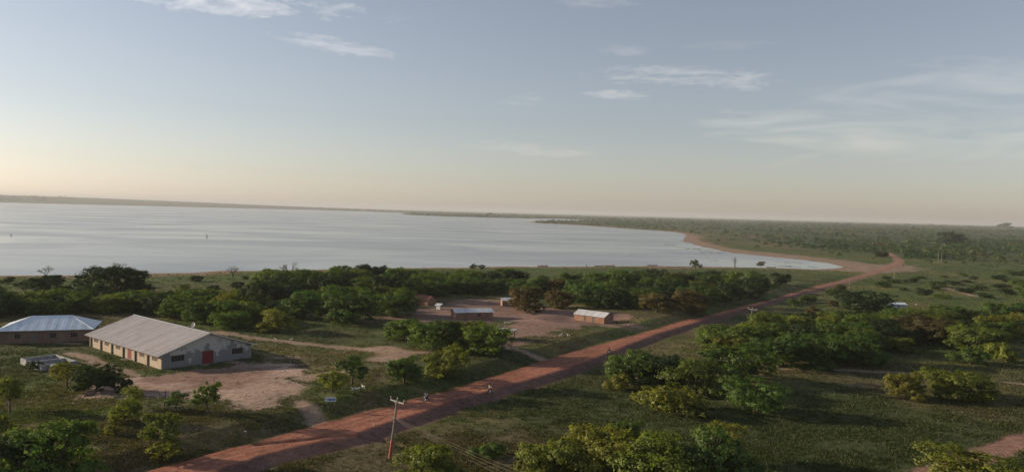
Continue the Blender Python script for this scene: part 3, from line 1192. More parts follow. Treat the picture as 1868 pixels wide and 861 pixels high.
def undergrowth():
    X, Y, o = cover_points(8000, 95, 500)
    n = len(X)
    patch = fbm(X, Y, 18.0, 3, 141)
    rich = inside(X, Y, poly_at([(700, 900), (740, 830), (860, 770), (1050, 700), (1120, 720), (1260, 790), (1330, 870), (1100, 905)]))
    keep = rng.random(n) < sstep(0.50, 0.66, patch) * np.where(rich, 0.9, 0.22) + np.where(rich, 0.25, 0.012)
    X, Y = X[keep], Y[keep]
    big = np.zeros(len(X), bool)
    for P in ZONES:                              # tangled floor of the thickets
        lo, hi = P.min(0), P.max(0)
        m_ = int((hi - lo).prod() / 9)
        q = lo + rng.random((m_, 2)) * (hi - lo)
        q = q[inside(q[:, 0], q[:, 1], P)]
        X, Y = np.concatenate([X, q[:, 0]]), np.concatenate([Y, q[:, 1]])
        big = np.concatenate([big, np.ones(len(q), bool)])
    oo = masks(X, Y)
    ok = (oo['road'] < -1) & (oo['village'] < 0) & (oo['path'] < 0)
    X, Y, big = X[ok], Y[ok], big[ok]
    n = len(X)
    Z = height(X, Y)
    d = np.hypot(X, Y)
    r_ = rng.uniform(0.25, 0.75, n) * (0.75 + d / 400)
    r_ = np.where(big, rng.uniform(0.9, 1.9, n), r_)
    k = 26
    g = unit(rng.normal(size=(n, k, 3)) + np.array([0, 0, 0.4])) * rng.uniform(0.5, 1.0, (n, k, 1))
    g[..., 2] = np.abs(g[..., 2])
    P = np.stack([X, Y, Z], -1)[:, None] + g * r_[:, None, None] * np.array([1.25, 1.25, 0.75])
    Nn = unit(g + np.array([0, 0, 0.5]) + rng.normal(size=g.shape) * 0.4)
    S = np.repeat(np.where(big, 1.7, 1.0) * (0.13 + 0.08 * rng.random(n)) * (0.75 + d / 300), k)
    V, Fq = leaf_quads(P.reshape(-1, 3), Nn.reshape(-1, 3), S, rng)
    pal = np.array([(0.046, 0.076, 0.022), (0.036, 0.062, 0.020), (0.060, 0.070, 0.026), (0.048, 0.080, 0.026)])
    c = pal[rng.integers(0, 4, n)] * rng.uniform(0.75, 1.1, (n, 1))
    me = np_mesh('ground_cover', V, Fq, M_COVER, False, [('Col', 'FLOAT_COLOR', np.repeat(c, k * 4, 0))])
    tag(put('ground_cover', me), 'leafy herbs and low scrub spread over the grass', 'undergrowth', kind='stuff')


def far_bush():
    """the bush that reads as one mass from beyond the meadow to the skyline, and the wooded far shores"""
    n = 42000
    d = np.exp(rng.uniform(math.log(560), math.log(9000), n))
    px = rng.uniform(-150, 2000, n)
    X, Y = (px - CX) / F_PX * d, d
    s = -sdf(X, Y, LAKE)
    o = masks(X, Y)
    ok = (s > 25) & (o['road'] < -3) & (o['beach'] < -8)
    # open flats by the bay and the meadow stay thin
    flat = sstep(230, 70, s) * (d < 1500)
    meadow = (d < 640) * 1.0
    ok &= rng.random(n) > np.maximum(flat * 0.93, meadow * 0.85)
    ok &= rng.random(n) < 0.10 + 1.1 * sstep(0.36, 0.58, fbm(X, Y * 0.45, 130.0, 4, 151))
    ok &= (d > 1100) | (px > 1000)
    X, Y, d = X[ok], Y[ok], d[ok]
    n = len(X)
    Z = height(X, Y)
    w = rng.uniform(1.6, 3.6, n) * np.exp(rng.normal(size=n) * 0.35) * (1 + sstep(1500, 6000, d) * 2.2)
    h = w * rng.uniform(0.7, 1.15, n) * (1 - 0.45 * sstep(1500, 6000, d))
    tall = rng.random(n) < 0.012
    h[tall] *= 1.7
    w[tall] *= 1.4
    pal = np.array([(0.040, 0.078, 0.024), (0.048, 0.088, 0.025), (0.032, 0.066, 0.022), (0.066, 0.090, 0.028), (0.076, 0.078, 0.032)])
    tone = np.clip(fbm(X, Y * 0.5, 90.0, 3, 171) + rng.normal(size=n) * 0.10, 0, 0.999)
    pick = np.where(tone < 0.42, 2, np.where(tone < 0.52, 0, np.where(tone < 0.64, 1, np.where(rng.random(n) < 0.75, 3, 4))))
    c = pal[pick] * rng.uniform(0.85, 1.15, (n, 1))
    Vs, Fs, Cs, base_i = [], [], [], 0
    for sel, k, sz in ((d < 1400, 64, 0.33), (d >= 1400, 16, 0.60)):
        m_ = int(sel.sum())
        g = unit(rng.normal(size=(m_, k, 3)) + np.array([0, 0, 0.3])) * rng.uniform(0.65, 1.0, (m_, k, 1))
        ww, hh = w[sel], h[sel]
        P = np.stack([X[sel], Y[sel], Z[sel] + hh * 0.5], -1)[:, None] + g * np.stack([ww, ww, hh * 0.5], -1)[:, None]
        Nn = unit(g * np.array([1, 1, 1.4]) + rng.normal(size=g.shape) * 0.35)
        S = np.repeat(ww * sz, k) * rng.uniform(0.7, 1.3, m_ * k)
        V, Fq = leaf_quads(P.reshape(-1, 3), Nn.reshape(-1, 3), S, rng)
        Vs.append(V)
        Fs.append(Fq + base_i)
        Cs.append(np.repeat(c[sel], k * 4, 0))
        base_i += len(V)
    V, Fq, Cc = np.concatenate(Vs), np.concatenate(Fs), np.concatenate(Cs)
    me = np_mesh('far_bush', V, Fq, M_COVER, False, [('Col', 'FLOAT_COLOR', Cc)])
    tag(put('far_bush', me), 'bushland reaching from the meadow to the skyline and far shores', 'bushland', kind='stuff')


grass()
undergrowth()
far_bush()

# ------------------------------------------------------------------ buildings
def metal_material(name, col, rough, metal, rust=0.0):
    m_, N, L = nodes(name)
    out = N.new('ShaderNodeOutputMaterial')
    p = N.new('ShaderNodeBsdfPrincipled')
    p.inputs['Roughness'].default_value = rough
    p.inputs['Metallic'].default_value = metal
    tc = N.new('ShaderNodeTexCoord')
    oi = N.new('ShaderNodeObjectInfo')
    nz = N.new('ShaderNodeTexNoise')
    nz.inputs['Scale'].default_value = 0.5
    nz.inputs['Detail'].default_value = 7
    nz.inputs['Roughness'].default_value = 0.7
    L.new(tc.outputs['Object'], nz.inputs['Vector'])
    ramp = N.new('ShaderNodeValToRGB')
    ramp.color_ramp.elements[0].position = 0.30
    ramp.color_ramp.elements[1].position = 0.62
    ramp.color_ramp.elements[0].color = (col[0] * (0.8 - 0.2 * rust), col[1] * (0.78 - 0.4 * rust), col[2] * (0.76 - 0.5 * rust), 1)
    ramp.color_ramp.elements[1].color = (*col, 1)
    L.new(nz.outputs['Fac'], ramp.inputs[0])
    mr = N.new('ShaderNodeMapRange')
    mr.inputs['To Min'].default_value = 0.88
    mr.inputs['To Max'].default_value = 1.08
    L.new(oi.outputs['Random'], mr.inputs['Value'])
    vm = N.new('ShaderNodeVectorMath')
    vm.operation = 'SCALE'
    L.new(ramp.outputs[0], vm.inputs[0])
    L.new(mr.outputs[0], vm.inputs['Scale'])
    L.new(vm.outputs[0], p.inputs['Base Color'])
    L.new(p.outputs[0], out.inputs['Surface'])
    return m_


M_ROOF = metal_material('galvanised_roof', (0.56, 0.52, 0.50), 0.55, 0.15)
M_CAP = metal_material('ridge_metal', (0.82, 0.81, 0.79), 0.34, 0.75)
M_ROOF_NEW = metal_material('bright_tin_roof', (0.80, 0.90, 0.98), 0.40, 0.1)
M_ROOF_HUT = metal_material('hut_tin_roof', (0.66, 0.68, 0.70), 0.45, 0.15)
M_ROOF_RUST = metal_material('rusty_roof', (0.25, 0.105, 0.075), 0.8, 0.1, 0.8)
M_CREAM = wall_material('cream_render', (0.36, 0.30, 0.235), (0.43, 0.36, 0.29), (0.35, 0.6, 0.0), 0.8, (0.25, 0.21, 0.17))
M_GABLE = wall_material('peeling_gable_render', (0.22, 0.22, 0.222), (0.46, 0.435, 0.40), (0.68, 0.73, 0.075), 0.6)
M_CEMENT = wall_material('weathered_cement', (0.22, 0.222, 0.225), (0.36, 0.36, 0.355), (0.4, 0.6, 0.0), 0.9)
M_DARKWALL = wall_material('brown_block_wall', (0.17, 0.115, 0.095), (0.22, 0.15, 0.12), (0.4, 0.6, 0.0), 0.7)
M_CLAY = wall_material('clay_wall', (0.24, 0.135, 0.095), (0.32, 0.19, 0.135), (0.4, 0.62, 0.0), 0.8, (0.15, 0.085, 0.065))
M_RED = simple('red_painted_steel', (0.19, 0.022, 0.027), 0.6, 0.2, 1.5)
M_SHUTTER = simple('brown_louvre', (0.16, 0.085, 0.065), 0.7, 0.3, 5.0)
M_DARK = simple('dark_window', (0.018, 0.018, 0.02), 0.35, 0.3, 2.0)
M_TIMBER = simple('grey_timber', (0.19, 0.165, 0.14), 0.9, 0.3, 3.0)
M_PILASTER = simple('bare_concrete', (0.25, 0.215, 0.185), 0.9, 0.25, 2.0)
M_CANVAS = simple('pale_sheet', (0.48, 0.52, 0.56), 0.7, 0.12, 1.0)
M_WHITE = simple('white_paint', (0.72, 0.72, 0.72), 0.5, 0.06, 3.0)


def wall_mesh(O, u, n, length, h, thick, holes, mat, name='wall', gable=None):
    """upright wall from point O along u, outer face towards n, with real openings (s0, s1, z0, z1)"""
    O, u, n = Vector(O), Vector(u), Vector(n)
    mb = MB()
    ss = sorted({0.0, length, *[a for q in holes for a in q[:2]]})
    zs = sorted({-0.5, h, *[a for q in holes for a in q[2:]]})
    for a, b in zip(ss, ss[1:]):
        for c, d in zip(zs, zs[1:]):
            sm, zm = (a + b) / 2, (c + d) / 2
            if any(q[0] < sm < q[1] and q[2] < zm < q[3] for q in holes):
                continue
            base = len(mb.v)
            for k in (0, 1):
                off = n * (-thick * k)
                for s_, z_ in ((a, c), (b, c), (b, d), (a, d)):
                    mb.v.append(tuple(O + u * s_ + off + Vector((0, 0, z_))))
            for q in ((0, 1, 2, 3), (7, 6, 5, 4), (0, 4, 5, 1), (1, 5, 6, 2), (2, 6, 7, 3), (3, 7, 4, 0)):
                mb.f.append(tuple(base + i for i in q))
    if gable:
        base = len(mb.v)
        for k in (0, 1):
            off = n * (-thick * k)
            for s_, z_ in ((0, h), (length, h), (length / 2, gable)):
                mb.v.append(tuple(O + u * s_ + off + Vector((0, 0, z_))))
        for q in ((0, 1, 2), (5, 4, 3), (0, 3, 4, 1), (1, 4, 5, 2), (2, 5, 3, 0)):
            mb.f.append(tuple(base + i for i in q))
    return mb.mesh(name, mat)


def framed(parent, O, u, n, s0, s1, z0, z1, kind, mat, bars=3, louvre=False, label=None):
    """a window or door set back in its opening: leaf, frame and bars"""
    O, u, n = Vector(O), Vector(u), Vector(n)
    ang = math.atan2(u.y, u.x)
    c = O + u * ((s0 + s1) / 2) - n * 0.09
    w, h = s1 - s0, z1 - z0
    zc = (z0 + z1) / 2
    o = MB().box((c.x, c.y, zc), (w - 0.14, 0.05, h - 0.14), ang).build(kind, mat, parent)
    if label:
        o['label'] = label
    fr = MB()
    for k in (-1, 1):
        q = c + u * (k * (w / 2 - 0.035)) + n * 0.03
        fr.box((q.x, q.y, zc), (0.07, 0.10, h), ang)
        q = c + n * 0.03
        fr.box((q.x, q.y, zc + k * (h / 2 - 0.035)), (w - 0.142, 0.098, 0.07), ang)
    fr.build('frame', M_TIMBER, o)
    if louvre:
        for k in range(5):
            q = c + n * 0.045
            MB().box((q.x, q.y, z0 + 0.1 + (k + 0.5) * (h - 0.2) / 5), (w - 0.16, 0.03, 0.10), ang).build('slat', M_SHUTTER, o)
    for k in range(bars):
        q = c + u * (w * ((k + 1) / (bars + 1) - 0.5)) + n * 0.06
        MB().box((q.x, q.y, zc), (0.06, 0.03, h - 0.15), ang).build('mullion' if kind == 'window' else 'rail', M_TIMBER if kind == 'window' else mat, o)
    return o


def slope(roof, e0, e1, up, T_, hl, hr_, mat, sheet=0.95, amp=0.018, lap=0.0):
    """corrugated sheets from the eave e0-e1 up the slope vector; hl/hr cut the ends back for hips"""
    e0, e1, up = Vector(e0), Vector(e1), Vector(up).normalized()
    du = e1 - e0
    Ltot = du.length
    du.normalize()
    nrm = du.cross(up).normalized()
    if nrm.z < 0:
        nrm = -nrm
    ns = max(1, round(Ltot / sheet))
    for i in range(ns):
        s0, s1 = Ltot * i / ns, Ltot * (i + 1) / ns
        cols = [s0 + (s1 - s0) * k / 6 for k in range(7)]
        for b in (hl, Ltot - hr_):
            if b > 0 and s0 < b < s1:
                cols.append(b)
        cols = sorted(set(cols))
        lift = 0.014 * (i % 2) + random.uniform(0, 0.010)
        mb = MB()
        prev = None
        for k, s_ in enumerate(cols):
            t = T_
            if hl > 0:
                t = min(t, T_ * s_ / hl)
            if hr_ > 0:
                t = min(t, T_ * (Ltot - s_) / hr_)
            off = nrm * (lift + amp * (1 if k % 2 else -1))
            a = e0 + du * s_ + off - up * lap
            b = e0 + du * s_ + up * max(t, 0.02) + off
            mid = (a + b) / 2
            mb.v += [tuple(a), tuple(mid), tuple(b)]
            j = len(mb.v) - 3
            if prev is not None:
                mb.f.append((prev, j, j + 1, prev + 1))
                mb.f.append((prev + 1, j + 1, j + 2, prev + 2))
            prev = j
        mb.build('roof_sheet', mat, roof)


def roof_root(parent, name='roof', mat=None, mb=None):
    """the roof part itself: purlins and fascia under the sheets"""
    return mb.build(name, mat or M_TIMBER, parent)


def big_building():
    L_, W_, he, hr = 32.6, 18.4, 2.95, 6.0
    of, ov = 1.1, 0.65
    t = thing('hall', 'large hall with grey tin gable roof, cream long wall and peeling gable', 'building',
              (BUILD_X, BUILD_Y, 0), BUILD_YAW)
    bay = L_ / 6
    holes = []
    for k in range(6):
        m_ = bay * (k + 0.5)
        if k == 2:
            holes.append((m_ - 0.95, m_ + 0.95, 0.05, 2.35))
        else:
            holes.append((m_ - 1.15, m_ + 1.15, 1.25, 2.5))
    O, u, n = (0, 0, 0), (1, 0, 0), (0, 1, 0)
    put('long_wall', wall_mesh(O, u, n, L_, he, 0.22, holes, M_CREAM), t)['label'] = 'sunlit cream long wall with windows'
    for k, q in enumerate(holes):
        if k == 2:
            framed(t, O, u, n, *q, 'door', M_RED, 1, label='red double door in the cream wall')
        else:
            framed(t, O, u, n, *q, 'window', M_DARK, 2, louvre=True)
    for k in range(7):
        x = min(max(bay * k, 0.3), L_ - 0.3)
        if k in (0,):
            continue
        MB().box((x, 0.14, he / 2 - 0.26), (0.36, 0.28, he + 0.46)).build('pilaster', M_PILASTER, t)
    g_holes = [(W_ * 0.10, W_ * 0.24, 1.15, 2.35), (W_ * 0.43, W_ * 0.56, 0.02, 2.55), (W_ * 0.77, W_ * 0.90, 1.15, 2.35)]
    O, u, n = (0, -0.003, 0), (0, -1, 0), (-1, 0, 0)
    g = put('gable_wall', wall_mesh((0.0, -0.22, 0), u, n, W_ - 0.44, he - 0.05, 0.22,
                                    [(a - 0.22, b - 0.22, c, d) for a, b, c, d in g_holes], M_GABLE, gable=hr - 0.12), t)
    g['label'] = 'shaded grey gable wall with peeling pale plaster'
    for k, q in enumerate(g_holes):
        if k == 1:
            framed(t, O, u, n, *q, 'door', M_RED, 1, label='wide dark red door in the gable')
        else:
            framed(t, O, u, n, *q, 'window', M_DARK, 3)
    put('gable_wall', wall_mesh((L_, -0.22, 0), (0, -1, 0), (1, 0, 0), W_ - 0.44, he - 0.05, 0.22, [], M_GABLE, gable=hr - 0.12), t)
    put('long_wall', wall_mesh((0, -W_, 0), (1, 0, 0), (0, -1, 0), L_, he, 0.22, [], M_CEMENT), t)
    step = MB().box((bay * 2.5, 0.75, -0.12), (2.6, 1.1, 0.34)).build('doorstep', M_PILASTER, t)
    MB().box((-0.7, -W_ * 0.495, -0.12), (1.2, 3.2, 0.3)).build('doorstep', M_PILASTER, t)
    k = (hr - he) / (W_ / 2)
    zl = he - k * of
    mb = MB()                                       # rafters and fascia boards
    for i in range(9):
        x = -ov + 0.1 + (L_ + 2 * ov - 0.2) * i / 8
        mb.tube([(x, of, zl - 0.10), (x, -W_ / 2, hr - 0.10)], 0.05, 4)
        mb.tube([(x, -W_ - of, zl - 0.10), (x, -W_ / 2, hr - 0.10)], 0.05, 4)
    mb.box((L_ / 2, of - 0.02, zl - 0.08), (L_ + 2 * ov, 0.05, 0.12))
    roof = roof_root(t, 'roof', M_TIMBER, mb)
    slope(roof, (-ov, of, zl), (L_ + ov, of, zl), (0, -(W_ / 2 + of), hr - zl), math.hypot(W_ / 2 + of, hr - zl), 0, 0, M_ROOF)
    slope(roof, (-ov, -W_ - of, zl), (L_ + ov, -W_ - of, zl), (0, W_ / 2 + of, hr - zl), math.hypot(W_ / 2 + of, hr - zl), 0, 0, M_ROOF)
    rc = MB()
    for sgn in (-1, 1):
        a = (-ov, -W_ / 2 + sgn * 0.2, hr - 0.2 * k + 0.07)
        b = (L_ + ov, -W_ / 2 + sgn * 0.2, hr - 0.2 * k + 0.07)
        c = (L_ + ov, -W_ / 2, hr + 0.08)
        d = (-ov, -W_ / 2, hr + 0.10)
        rc.poly([a, b, c, d] if sgn > 0 else [d, c, b, a])
    rc.build('ridge_cap', M_CAP, t)
    for sgn in (-1, 1):
        e = of if sgn > 0 else -W_ - of
        MB().tube([(-ov - 0.03, e, zl - 0.06), (-ov - 0.03, -W_ / 2, hr - 0.06)], 0.06, 4).build('verge_board', M_ROOF_HUT, t)


big_building()


def hip_building():
    x, y, yaw, L_, W_, he, hr, il, ir = -109.1, 167.65, 0.349, 18.8, 12.4, 2.75, 5.05, 5.8, 5.3
    t = thing('hip_roof_house', 'brown walled house with shiny pale blue tin hip roof at left edge', 'building', (x, y, 0), yaw)
    m_ = 0.55
    holes = [(3.0, 4.2, 1.0, 2.1), (6.2, 7.2, 0.0, 2.05), (9.6, 10.9, 1.0, 2.1), (13.6, 15.0, 1.0, 2.1)]
    O, u, n = (m_, m_, 0), (1, 0, 0), (0, -1, 0)
    put('front_wall', wall_mesh(O, u, n, L_ - 2 * m_, he - 0.1, 0.2, holes, M_DARKWALL), t)
    for k, q in enumerate(holes):
        framed(t, O, u, n, *q, 'door' if k == 1 else 'window', M_TIMBER if k == 1 else M_DARK, 2)
    put('back_wall', wall_mesh((m_, W_ - m_, 0), (1, 0, 0), (0, 1, 0), L_ - 2 * m_, he - 0.1, 0.2, [], M_DARKWALL), t)
    for xx, nn in ((m_ + 0.002, (-1, 0, 0)), (L_ - m_ - 0.002, (1, 0, 0))):
        put('end_wall', wall_mesh((xx, m_ + 0.2, 0), (0, 1, 0), nn, W_ - 2 * m_ - 0.4, he - 0.1, 0.2, [], M_DARKWALL), t)
    mb = MB()
    mb.box((L_ / 2, 0.03, he - 0.10), (L_, 0.05, 0.14))
    mb.box((L_ / 2, W_ - 0.03, he - 0.10), (L_, 0.05, 0.14))
    mb.box((0.03, W_ / 2, he - 0.10), (0.05, W_ - 0.12, 0.14))
    mb.box((L_ - 0.03, W_ / 2, he - 0.10), (0.05, W_ - 0.12, 0.14))
    mb.tube([(il, W_ / 2, hr - 0.1), (L_ - ir, W_ / 2, hr - 0.1)], 0.06, 4)
    roof = roof_root(t, 'roof', M_TIMBER, mb)
    T1 = math.hypot(W_ / 2, hr - he)
    slope(roof, (0, 0, he), (L_, 0, he), (0, W_ / 2, hr - he), T1, il, ir, M_ROOF_NEW)
    slope(roof, (0, W_, he), (L_, W_, he), (0, -W_ / 2, hr - he), T1, il, ir, M_ROOF_NEW)
    slope(roof, (0, 0, he), (0, W_, he), (il, 0, hr - he), math.hypot(il, hr - he), W_ / 2, W_ / 2, M_ROOF_NEW)
    slope(roof, (L_, 0, he), (L_, W_, he), (-ir, 0, hr - he), math.hypot(ir, hr - he), W_ / 2, W_ / 2, M_ROOF_NEW)
    for a, b in (((0, 0, he), (il, W_ / 2, hr)), ((L_, 0, he), (L_ - ir, W_ / 2, hr)), ((0, W_, he), (il, W_ / 2, hr)),
                 ((L_, W_, he), (L_ - ir, W_ / 2, hr)), ((il, W_ / 2, hr), (L_ - ir, W_ / 2, hr))):
        a, b = Vector(a) + Vector((0, 0, .05)), Vector(b) + Vector((0, 0, .06))
        MB().tube([a, b], 0.09, 5).build('ridge_cap', M_ROOF_NEW, t)


hip_building()


def low_walls():
    a, b, c = np.array([-91.6, 148.3]), np.array([-84.4, 142.6]), np.array([-80.8, 147.7])
    u = (b - a) / np.linalg.norm(b - a)
    yaw = math.atan2(u[1], u[0])
    Lx, Ly = np.linalg.norm(b - a) + 0.3, 6.2
    t = thing('unfinished_walls', 'low grey unfinished concrete block walls in front of the houses', 'foundation', (a[0], a[1], 0), yaw)
    h = 1.15
    put('front_wall', wall_mesh((0, 0, 0), (1, 0, 0), (0, -1, 0), Lx, h * 0.82, 0.25, [(2.6, 3.6, 0.1, h), (5.4, 6.3, 0.6, h), (7.6, 8.2, 0.45, h)], M_CEMENT), t)
    put('back_wall', wall_mesh((0, Ly, 0), (1, 0, 0), (0, 1, 0), Lx, h, 0.25, [], M_CEMENT), t)
    put('end_wall', wall_mesh((0.0, 0.25, 0), (0, 1, 0), (-1, 0, 0), Ly - 0.5, h, 0.25, [], M_CEMENT), t)
    put('end_wall', wall_mesh((Lx, 0.25, 0), (0, 1, 0), (1, 0, 0), Ly - 0.5, h * 0.72, 0.25, [(1.2, 2.4, 0.4, h)], M_CEMENT), t)
    put('cross_wall', wall_mesh((Lx * 0.5, 0.25, 0), (0, 1, 0), (1, 0, 0), Ly - 0.5, h - 0.12, 0.22, [], M_CEMENT), t)
    MB().box((Lx / 2, Ly / 2, 0.45), (Lx - 0.52, Ly - 0.52, 0.2)).build('floor_slab', M_CEMENT, t)
    for i in range(5):
        MB().box((0.8 + i * 1.7, Ly * (0.35 + 0.1 * (i % 3)), 0.65), (0.45, 0.22, 0.2), i * 0.7).build('block', M_CEMENT, t)


low_walls()


def gable_hut(name, label, x, y, yaw, L_, W_, he, hr, ov, wall, roofm, holes, cover=1.0, hip_l=0.0, end_label=None):
    z = gz(x + (math.cos(yaw) * L_ - math.sin(yaw) * W_) / 2, y + (math.sin(yaw) * L_ + math.cos(yaw) * W_) / 2)
    t = thing(name, label, 'hut', (x, y, z), yaw)
    O, u, n = (0, 0, 0), (1, 0, 0), (0, -1, 0)
    put('front_wall', wall_mesh(O, u, n, L_, he, 0.25, [h[:4] for h in holes], wall), t)
    for h in holes:
        framed(t, O, u, n, *h[:4], h[4], M_TIMBER if h[4] == 'door' else M_DARK, 1)
    put('back_wall', wall_mesh((0, W_, 0), (1, 0, 0), (0, 1, 0), L_, he, 0.25, [], wall), t)
    put('end_wall', wall_mesh((0.002, 0.25, 0), (0, 1, 0), (-1, 0, 0), W_ - 0.5, he - 0.04, 0.25, [], wall, gable=hr - 0.12), t)
    put('end_wall', wall_mesh((L_ - 0.002, 0.25, 0), (0, 1, 0), (1, 0, 0), W_ - 0.5, he - 0.04, 0.25, [], wall, gable=hr - 0.12), t)
    k = (hr - he) / (W_ / 2)
    zl = he - k * ov + 0.05
    mb = MB()
    for i in range(5):
        xx = L_ * i / 4
        mb.tube([(xx, -ov, zl - 0.08), (xx, W_ / 2, hr - 0.05)], 0.04, 4)
        mb.tube([(xx, W_ + ov, zl - 0.08), (xx, W_ / 2, hr - 0.05)], 0.04, 4)
    roof = roof_root(t, 'roof', M_TIMBER, mb)
    T1 = math.hypot(W_ / 2 + ov, hr - zl)
    slope(roof, (-ov, -ov, zl), (L_ + ov, -ov, zl), (0, W_ / 2 + ov, hr - zl + 0.05), T1, 0, 0, roofm, 1.1)
    slope(roof, (-ov, W_ + ov, zl), (L_ + ov, W_ + ov, zl), (0, -W_ / 2 - ov, hr - zl + 0.05), T1, 0, 0, roofm, 1.1)
    return t


gable_hut('clay_hut', 'long clay hut with pale tin roof behind the clump of trees', -15.4, 225.2, 0.338, 11.1, 5.3, 1.95, 2.75, 0.36, M_CLAY, M_ROOF_HUT,
          [(2.2, 3.0, 0.0, 1.75, 'door'), (6.6, 7.5, 0.7, 1.6, 'window')])
gable_hut('clay_hut', 'small clay hut with white tin roof alone at the right of the bare yard', 18.7, 230.9, -0.70, 10.4, 4.9, 1.8, 2.95, 0.25, M_CLAY, M_ROOF_HUT,
          [(3.6, 4.4, 0.0, 1.6, 'door'), (6.4, 7.3, 0.0, 1.6, 'door')])
gable_hut('clay_hut', 'clay hut with rusty brown roof at the edge of the wood', -35.6, 262.0, -0.60, 10.8, 4.6, 1.75, 3.0, 0.3, M_CLAY, M_ROOF_RUST,
          [(4.6, 5.4, 0.0, 1.6, 'door')])
gable_hut('clay_hut', 'half hidden hut with pale roof beside the olive brown tree', -2.6, 258.5, 0.15, 6.2, 4.0, 1.9, 2.6, 0.3, M_CLAY, M_ROOF_HUT,
          [(1.2, 2.0, 0.0, 1.6, 'door')])
gable_hut('block_house', 'small white roofed building among the trees right of the road', 132.2, 274.5, 0.12, 5.6, 3.6, 2.2, 2.7, 0.2, M_CANVAS, M_ROOF_NEW,
          [(2.2, 3.0, 0.0, 1.9, 'door')])


def shelter():
    p = spot(929, 624)
    t = thing('open_shelter', 'low shelter with thin tin roof on posts beside the clump of trees', 'shelter', (p.x - 11.2, p.y + 6.0, p.z), -0.42)
    put('back_wall', wall_mesh((0, 0, 0), (1, 0, 0), (0, -1, 0), 10.2, 1.95, 0.22, [(6.2, 7.1, 0.0, 1.7)], M_CLAY), t)
    framed(t, (0, 0, 0), (1, 0, 0), (0, -1, 0), 6.2, 7.1, 0.0, 1.7, 'door', M_TIMBER, 1)
    for xx in (0.002, 9.95):
        put('end_wall', wall_mesh((xx, 0.22, 0), (0, 1, 0), (-1, 0, 0), 3.0, 1.9, 0.22, [], M_CLAY), t)
    for xx, yy in ((12.2, -0.4), (12.2, 3.0)):
        MB().tube([(xx, yy, -0.4), (xx + 0.03, yy, 1.0), (xx, yy, 2.12)], 0.09, 6).build('post', M_BARK, t)
    mb = MB()
    mb.tube([(-0.3, -0.3, 2.02), (12.5, -0.3, 2.06)], 0.06, 4)
    mb.tube([(-0.3, 3.1, 2.22), (12.5, 3.1, 2.26)], 0.06, 4)
    roof = roof_root(t, 'roof', M_TIMBER, mb)
    slope(roof, (-0.4, -0.6, 2.14), (12.7, -0.6, 2.14), (0, 4.2, 0.26), 4.2, 0, 0, M_ROOF_HUT, 1.1)


shelter()


def lean_to():
    p = spot(800, 564)
    t = thing('lean_to', 'small pale blue lean-to propped beside the rusty roofed hut', 'shed', p, -0.5)
    for xx in (-0.9, 0.9):
        for yy, h in ((-0.6, 1.2), (0.6, 1.7)):
            MB().tube([(xx, yy, -0.3), (xx, yy, h)], 0.05, 5).build('post', M_TIMBER, t)
    MB().poly([(-1.1, -0.8, 1.2), (1.1, -0.8, 1.2), (1.1, 0.8, 1.8), (-1.1, 0.8, 1.8)]).poly(
        [(-1.1, 0.8, 1.76), (1.1, 0.8, 1.76), (1.1, -0.8, 1.16), (-1.1, -0.8, 1.16)]).build('roof', M_CANVAS, t)
    MB().box((0.3, -0.72, 0.5), (1.5, 0.06, 1.1)).build('panel', M_CANVAS, t)
    MB().box((-0.96, 0, 0.65), (0.05, 1.1, 1.1)).build('panel', simple('blue_sheet', (0.08, 0.17, 0.30), 0.6, 0.15), t)


lean_to()

# ------------------------------------------------------------------ power poles and wires
M_POLE = simple('pole_wood', (0.21, 0.18, 0.15), 0.85, 0.25, 2.5)
M_POLERED = simple('red_pole_paint', (0.36, 0.095, 0.072), 0.6, 0.2, 3.0)
M_INSUL = simple('porcelain', (0.45, 0.43, 0.40), 0.35, 0.1, 3.0)
M_WIRE = simple('aluminium_wire', (0.20, 0.17, 0.14), 0.6, 0.1, 1.0)


def pole(p, h, lean, arm_rz, label, red=False, arm=1.7, r0=0.15, group=None, name='power_pole', stays=True):
    t = thing(name, label, 'power pole', p, 0.0, group)
    t.rotation_euler = (lean[0], lean[1], 0)
    MB().tube([(0, 0, -0.6), (0, 0, 2.45 if red else h * 0.5), (0, 0, h)], [r0 * 1.15, r0, r0 * 0.75], 10).build('shaft', M_POLE, t)
    if red:
        MB().tube([(0, 0, 0.0), (0, 0, 2.4)], r0 * 1.13 + 0.012, 12).build('painted_band', M_POLERED, t)
    c, s = math.cos(arm_rz), math.sin(arm_rz)
    if arm:
        z = h - 0.25
        a = MB().box((0, 0, z), (arm, 0.12, 0.14), arm_rz).build('crossarm', M_INSUL, t)
        for k in (-1, 1):
            q = (c * k * arm * 0.47, s * k * arm * 0.47)
            MB().tube([(q[0], q[1], z), (q[0] + c * k * 0.06, q[1] + s * k * 0.06, z + 0.28), (q[0] + c * k * 0.10, q[1] + s * k * 0.1, z + 0.48)],
                      [0.035, 0.06, 0.045], 8).build('insulator', M_INSUL, t)
        MB().tube([(0, 0, h - 0.05), (0, 0, h + 0.12), (0, 0, h + 0.32)], [0.05, 0.075, 0.05], 8).build('insulator', M_INSUL, t)
        if stays:
            for k in (-1, 1):
                MB().tube([(c * k * arm * 0.3, s * k * arm * 0.3, z), (0, 0, z - 0.5)], 0.025, 5).build('brace', M_INSUL, t)
    return t


p1 = spot(711, 836)
pole(p1, 7.6, (0.0, R(6.0)), R(-33), 'leaning power pole with red painted foot beside the road', red=True, arm=2.2, r0=0.16)
p1b = Vector((16.0, 60.0, gz(16.0, 60.0)))


